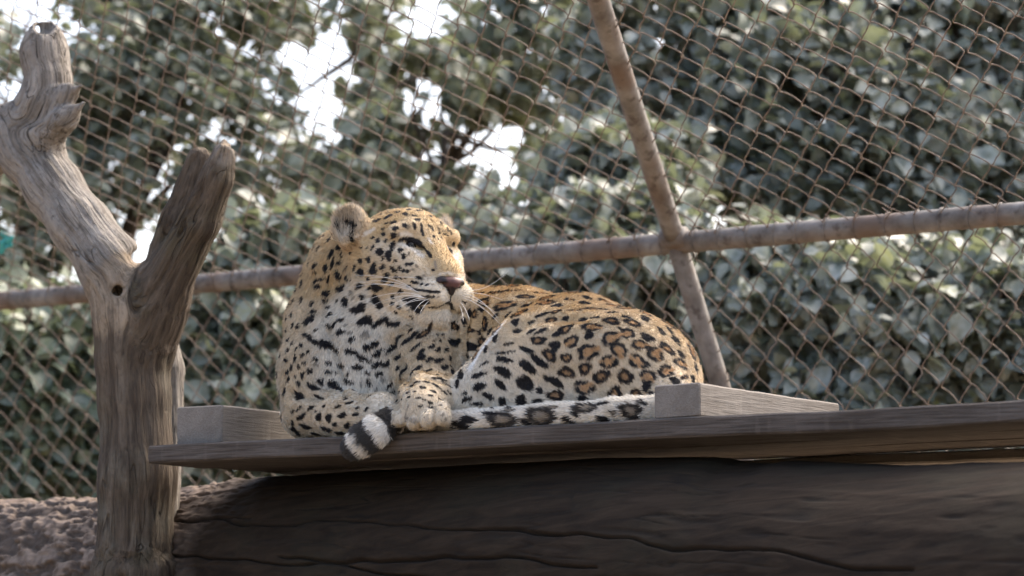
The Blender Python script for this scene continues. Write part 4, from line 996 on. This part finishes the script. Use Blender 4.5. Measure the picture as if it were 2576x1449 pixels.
        dd = np.linalg.norm(cen - v[i], axis=1) - rad
        if dd.min() < r0 + gap: continue
        fl = fv[i] - n[i] * (fv[i] @ n[i]); fl = unit(fl); sd = np.cross(n[i], fl)
        if seen and typ == 'r': typ = 's'
        spots.append((v[i], n[i], fl * r0 * rng.uniform(1.0, 1.35), sd * r0 * rng.uniform(.75, 1.0), typ, len(spots)))
        cen = np.vstack([cen, v[i]]); rad = np.append(rad, r0)
    GOLD = np.array([0.49, 0.35, 0.18]); DEEP = np.array([0.465, 0.31, 0.14]); CREAM = np.array([0.67, 0.62, 0.52])
    BLACK = np.array([0.014, 0.013, 0.014]); CENTRE = np.array([0.38, 0.195, 0.068]); WHITE = np.array([0.80, 0.77, 0.70])
    tailP = np.array([q[0] for q in tq]); tl = np.concatenate([[0], np.cumsum(np.linalg.norm(np.diff(tailP, axis=0), axis=1))])
    class Bins:
        def __init__(s, pts, h=0.03):
            s.h = h; q = np.floor(pts / h).astype(np.int64); s.o = q.min(0) - 1; q -= s.o; s.n = q.max(0) + 2
            key = (q[:, 0] * s.n[1] + q[:, 1]) * s.n[2] + q[:, 2]; s.ord = np.argsort(key, kind='stable'); s.key = key[s.ord]
        def box(s, lo, hi):
            a = np.clip(np.floor(lo / s.h).astype(np.int64) - s.o, 0, s.n - 1); b = np.clip(np.floor(hi / s.h).astype(np.int64) - s.o, 0, s.n - 1); r = []
            for i in range(a[0], b[0] + 1):
                for j in range(a[1], b[1] + 1):
                    k = (i * s.n[1] + j) * s.n[2]; u, w = np.searchsorted(s.key, (k + a[2], k + b[2] + 1))
                    if w > u: r.append(s.ord[u:w])
            return np.concatenate(r) if r else np.zeros(0, int)
    def coat(pts, nr):
        bins = Bins(pts)
        pale, hair, flow, zone = props(pts)
        bbv = (pts - L0) @ NIN; zz = pts[:, 2] - PLAT_Z
        nz = noise3(pts * 14, 2) * 0.10 + noise3(pts * 60, 4) * 0.06
        pl_ = np.clip(pale + nz, 0, 1)
        # whiter towards belly and inside of limbs, deeper gold on the back
        trunk = (zone == 1)
        hgt = smooth01((zz - 0.06) / 0.22)
        fr = smooth01(((pts - L0) @ ADIR - a_of(P(1430, 900, .1))) / -0.16)
        pl_ = np.where(trunk, np.clip(pl_ + (1 - hgt) * 0.16 + fr * (1 - hgt) * 0.45 - 0.10 * hgt, 0, 1), pl_)
        c = GOLD + (DEEP - GOLD) * np.clip((0.18 - pl_) / 0.18, 0, 1)[:, None]
        c = c + (CREAM - c) * smooth01(pl_)[:, None]
        blk = np.zeros(len(pts)); cenm = np.zeros(len(pts)); grey = np.zeros(len(pts))
        wob = np.stack([noise3(pts * 130, 11), noise3(pts * 130 + 7, 12)], 1) * 0.17 + np.stack([noise3(pts * 330, 15), noise3(pts * 330 + 7, 16)], 1) * 0.05
        for (q, w, key) in strokes:
            d = np.full(len(pts), 9.0)
            near = bins.box(q.min(0) - w * 2.2 - 0.004, q.max(0) + w * 2.2 + 0.004)
            if not len(near): continue
            pn = pts[near]; dn = np.full(len(pn), 9.0)
            for a, b in zip(q[:-1], q[1:]):
                ab = b - a; t = np.clip(((pn - a) @ ab) / (ab @ ab + 1e-12), 0, 1); dn = np.minimum(dn, np.linalg.norm(pn - a - t[:, None] * ab, axis=1))
            m = smooth01((1.25 - dn / w * (1 + 0.25 * wob[near, 0] * 4)) / 0.5) if key in ('black', 'line') else smooth01((1.7 - dn / w) / 1.5)
            if key == 'fold': c[near] += (np.array([.84, .83, .80]) - c[near]) * (m * 0.9)[:, None]
            elif key == 'white': c[near] += (WHITE - c[near]) * (m * 0.6)[:, None]
            elif key == 'gold': c[near] += (GOLD - c[near]) * (m * 0.8)[:, None]
            elif key == 'grey': c[near] += (np.array([.20, .175, .15]) - c[near]) * (m * 0.75)[:, None]
            else: blk[near] = np.maximum(blk[near], m)
        for (p, nn, e1, e2, typ, sd) in spots:
            Rm = max(np.linalg.norm(e1), np.linalg.norm(e2)) * 1.5
            near = bins.box(p - Rm - 0.004, p + Rm + 0.004)
            if not len(near): continue
            near = near[(nr[near] @ nn) > -0.1]
            if not len(near): continue
            rel = pts[near] - p
            g11, g22, g12 = e1 @ e1, e2 @ e2, e1 @ e2; det = g11 * g22 - g12 * g12 + 1e-15
            a = rel @ e1; b = rel @ e2
            s = (a * g22 - b * g12) / det + wob[near, 0]; t = (b * g11 - a * g12) / det + wob[near, 1]
            r = np.sqrt(s * s + t * t); th = np.arctan2(t, s)
            rs = np.random.default_rng(sd); ph = rs.uniform(0, 6.28, 3)
            r = r * (1 + 0.10 * np.cos(2 * th + ph[0]) + 0.08 * np.cos(3 * th + ph[1]))
            m = smooth01((1.12 - r) / 0.26)
            if typ == 'r':
                ring = smooth01((r - 0.40) / 0.20)
                gate = smooth01((np.cos(3 * th + ph[2]) * 0.6 + 0.35 * np.cos(2 * th + ph[0]) + 0.80) / 0.35)
                inner = m * (1 - m * ring * gate)
                cenm[near] = np.maximum(cenm[near], inner); blk[near] = np.maximum(blk[near], m * ring * gate)
            elif typ == 't':
                ring = smooth01((r - 0.30) / 0.3) * 0.85 + 0.15
                grey[near] = np.maximum(grey[near], m); blk[near] = np.maximum(blk[near], m * ring * 0.93)
            elif typ == 'b':
                ring = smooth01((r - 0.18) / 0.35) * 0.9 + 0.1
                cenm[near] = np.maximum(cenm[near], m); blk[near] = np.maximum(blk[near], m * ring)
            elif typ == 'g': blk[near] = np.maximum(blk[near], m * 0.55)
            else: blk[near] = np.maximum(blk[near], m)
        # tail: blotches towards the base come from the survey, rings towards the tip
        tz = np.where(zone == 7)[0]
        if len(tz):
            pt = pts[tz]; bestd = np.full(len(pt), 9.0); along = np.zeros(len(pt))
            for k in range(len(tailP) - 1):
                ab = tailP[k + 1] - tailP[k]; t = np.clip(((pt - tailP[k]) @ ab) / (ab @ ab), 0, 1 if k < len(tailP) - 2 else 3); d = np.linalg.norm(pt - tailP[k] - t[:, None] * ab, axis=1)
                m = d < bestd; bestd[m] = d[m]; along[m] = tl[k] + t[m] * np.linalg.norm(ab)
            e = tl[-1] + 0.026 - along + 0.004 * noise3(pt * 90, 3)
            band = np.zeros(len(pt))
            for (c0, hw) in ((0.010, 0.019), (0.066, 0.0165), (0.116, 0.019), (0.165, 0.016)): band = np.maximum(band, smooth01((hw - np.abs(e - c0)) / 0.006 + 0.5))
            band *= (e < 0.21)
            c[tz[e < 0.22]] = WHITE * 0.98
            blk[tz] = np.maximum(blk[tz], band * 0.95)
            bl_t = np.where(e > 0.22)[0]; c[tz[bl_t]] = c[tz[bl_t]] * 0.5 + WHITE * 0.5
        # ear: dark back, pale lining
        ez = np.where(zone == 9)[0]
        if len(ez):
            pe = pts[ez]; s = np.sign((pe - HC) @ hl)
            for sg in (-1, 1):
                nE = hdir(.45, sg * .87, .16); m = s == sg; fc = nr[ez[m]] @ nE
                q = ez[m]; dc = np.linalg.norm(pts[q] - H(-.050, (-.088 if sg < 0 else .100), .071 if sg < 0 else .066), axis=1) / HEAD_S
                bk = smooth01((0.05 - fc) / 0.4)
                c[q] = c[q] * (1 - bk[:, None]) + np.array([.16, .12, .08]) * bk[:, None]
                inn = smooth01((fc - 0.35) / 0.3) * (1 - smooth01((dc - 0.030) / 0.008))
                hair[q] = hair[q] + (0.024 - hair[q]) * inn
                flow[q] = flow[q] * (1 - inn[:, None] * .9) + (hdir(.5, sg * .5, .7) * .9)[None] * inn[:, None]
                c[q] = c[q] + (np.array([.58, .52, .43]) - c[q]) * (inn * 0.75)[:, None]
                rimw = smooth01((dc - 0.034) / 0.006)[:, None] * (1 - bk)[:, None]
                c[q] = c[q] * (1 - rimw) + np.array([.42, .30, .18]) * rimw
        c = c + (CENTRE - c) * (cenm * 0.8)[:, None]
        c = c + (np.array([.26, .21, .15]) - c) * (grey * 0.8)[:, None]
        c = c + (BLACK - c) * np.clip(blk, 0, 1)[:, None]
        return np.clip(c, 0.004, 1), hair, flow, zone
    cv, hv, fv, zv = coat(v, n)
    base = AB(a_of(P(1200, 1000, .2)), 0.25, PLAT_Z)
    root = empty('leopard', base)
    tag(root, 'spotted golden leopard resting on the plank platform, head turned and eyes half closed', 'leopard')
    me = mesh_np('body', v - base, [f], mat_coat('leopard_skin', 0.85)); attr_c(me, 'coat', cv)
    link('body', me, root)
    # ---- fur
    tri = np.concatenate([f[:, [0, 1, 2]], f[:, [0, 2, 3]]])
    ar = np.linalg.norm(np.cross(v[tri[:, 1]] - v[tri[:, 0]], v[tri[:, 2]] - v[tri[:, 0]]), axis=1)
    vis = (n[tri[:, 0]] * (CAMP - v[tri[:, 0]])).sum(1)
    NH = 300000
    t = rng.choice(len(tri), NH, p=ar / ar.sum()); r1 = np.sqrt(rng.random(NH)); r2 = rng.random(NH)
    wts = np.stack([1 - r1, r1 * (1 - r2), r1 * r2], 1)
    rp = (v[tri[t]] * wts[..., None]).sum(1); rn = (n[tri[t]] * wts[..., None]).sum(1); rn /= np.linalg.norm(rn, axis=1)[:, None]
    ok = ~((rp[:, 2] < PLAT_Z + 0.004) & (((rp - L0) @ NIN) > 0)); rp, rn = rp[ok], rn[ok]
    cc, hh, fl, zo = coat(rp, rn)
    m = len(rp)
    ft = fl - rn * (fl * rn).sum(1)[:, None]; ft /= np.linalg.norm(ft, axis=1)[:, None] + 1e-6
    ft = ft + rng.normal(0, 0.22, (m, 3)) + 0.25 * np.stack([noise3(rp * 22, 5), noise3(rp * 22 + 9, 6), noise3(rp * 22 + 19, 7)], 1)
    L = 0.9 * hh * rng.uniform(0.65, 1.2, m)
    d0 = rn * 0.55 + ft * 0.8; d0 /= np.linalg.norm(d0, axis=1)[:, None]
    d1 = rn * 0.18 + ft * 1.0; d1 /= np.linalg.norm(d1, axis=1)[:, None]
    p0 = rp - rn * 0.0008; p1 = p0 + d0 * (L * 0.4)[:, None]; p2 = p1 + (d0 * 0.4 + d1 * 0.6) * (L * 0.35)[:, None]; p3 = p2 + d1 * (L * 0.3)[:, None]
    pos = np.stack([p0, p1, p2, p3], 1) - base
    cu = bpy.data.hair_curves.new('fur'); cu.add_curves([4] * m)
    cu.attributes['position'].data.foreach_set('vector', pos.astype(np.float32).ravel())
    ra = cu.attributes.get('radius') or cu.attributes.new('radius', 'FLOAT', 'POINT')
    rad = np.tile(np.array([0.0006, 0.00058, 0.00045, 0.00012], np.float32), m); ra.data.foreach_set('value', rad)
    ca = cu.attributes.new('coat', 'FLOAT_COLOR', 'CURVE'); c4 = np.ones((m, 4), np.float32)
    c4[:, :3] = np.clip(cc * rng.uniform(0.72, 1.2, (m, 1)), 0, 1); ca.data.foreach_set('color', c4.ravel())
    cu.materials.append(mat_coat('leopard_fur', 0.6))
    link('fur', cu, root)
    # ---- eyes
    for s in (-1, 1):
        g = Field(H(.068, s * .034, .026) - 0.03, H(.068, s * .034, .026) + 0.03, 0.0022)
        g.put(Ell(H(.0655, s * .0325, .025), (.0155, .0155, .0155)), 0.002)
        ev, ef = g.mesh(); ev = relax(ev, ef, 2)
        look = hdir(1, s * .35, -.1); q = unit(look); dd = np.linalg.norm(np.cross((ev - H(.0655, s * .0325, .025)), q), axis=1); fr = (ev - H(.0655, s * .0325, .025)) @ q > 0
        ec = np.where((fr & (dd < .0035))[:, None], np.array([.004, .004, .004]), np.where((fr & (dd < .009))[:, None], np.array([.022, .018, .008]), np.array([.010, .008, .007])))
        o = link('eye', mesh_np('eye', ev - base, [ef], mat_coat('eye_gloss', 0.12)), root); attr_c(o.data, 'coat', ec)
    # ---- nose pad
    g = Field(H(.15, 0, -.045) - 0.05, H(.15, 0, -.045) + 0.05, 0.0016)
    g.put(HEll((.147, 0, -.043), (.014, .0245, .0115)), 0.004)
    g.put(HCone((.149, 0, -.046), (.150, 0, -.062), .0105, .004), 0.008)
    for s in (-1, 1):
        g.put(HEll((.144, s * .0165, -.043), (.0125, .0105, .0105)), 0.004)
        g.put(HCone((.166, s * .011, -.050), (.146, s * .0225, -.046), .0034, .0030), 0.003, True)
    g.put(HCone((.164, 0, -.048), (.160, 0, -.066), .0012, .0016), 0.002, True)
    nv, nf = g.mesh(); nv = relax(nv, nf, 2); nn = vnormals(nv, nf)
    lq = ((nv - HC) @ hl) / HEAD_S; uq = ((nv - HC) @ hu) / HEAD_S
    dk = np.clip(smooth01((np.abs(lq) - 0.010) / 0.008) + smooth01((-0.049 - uq) / 0.006) + 0.5 * smooth01((uq + 0.037) / 0.006) + 0.35 * noise3(nv * 200, 3), 0, 1)
    nc = np.array([.105, .05, .045]) * (1 - dk[:, None]) + np.array([.018, .014, .014]) * dk[:, None]
    o = link('nose', mesh_np('nose', nv - base, [nf], mat_coat('nose_skin', 0.42)), root); attr_c(o.data, 'coat', nc)
    # ---- whiskers
    wm = mat_plain('whisker_white', (0.85, 0.83, 0.78), 0.4)
    def whisker(a, b, c, r=0.00065):
        t = np.linspace(0, 1, 12)[:, None]; pts = a * (1 - t) ** 2 + 2 * b * t * (1 - t) + c * t * t
        vv, q, t3 = tube(pts - base, np.linspace(r, r * 0.3, 12), 5); link('whisker', mesh_np('whisker', vv, [q, t3], wm), root)
    c1 = lambda x, y: pix(1, x, y)
    def wh(root_c, mid_c, tip_c, db_mid, db_tip):
        h = hit(*c1(*root_c))
        if h is None: return
        a = h[0]; b0 = (a - L0) @ NIN
        whisker(a + h[2] * 0.002, P(*c1(*mid_c), b0 + db_mid), P(*c1(*tip_c), b0 + db_tip))
    for w in WHISKERS: wh(*w)
build_leopard()
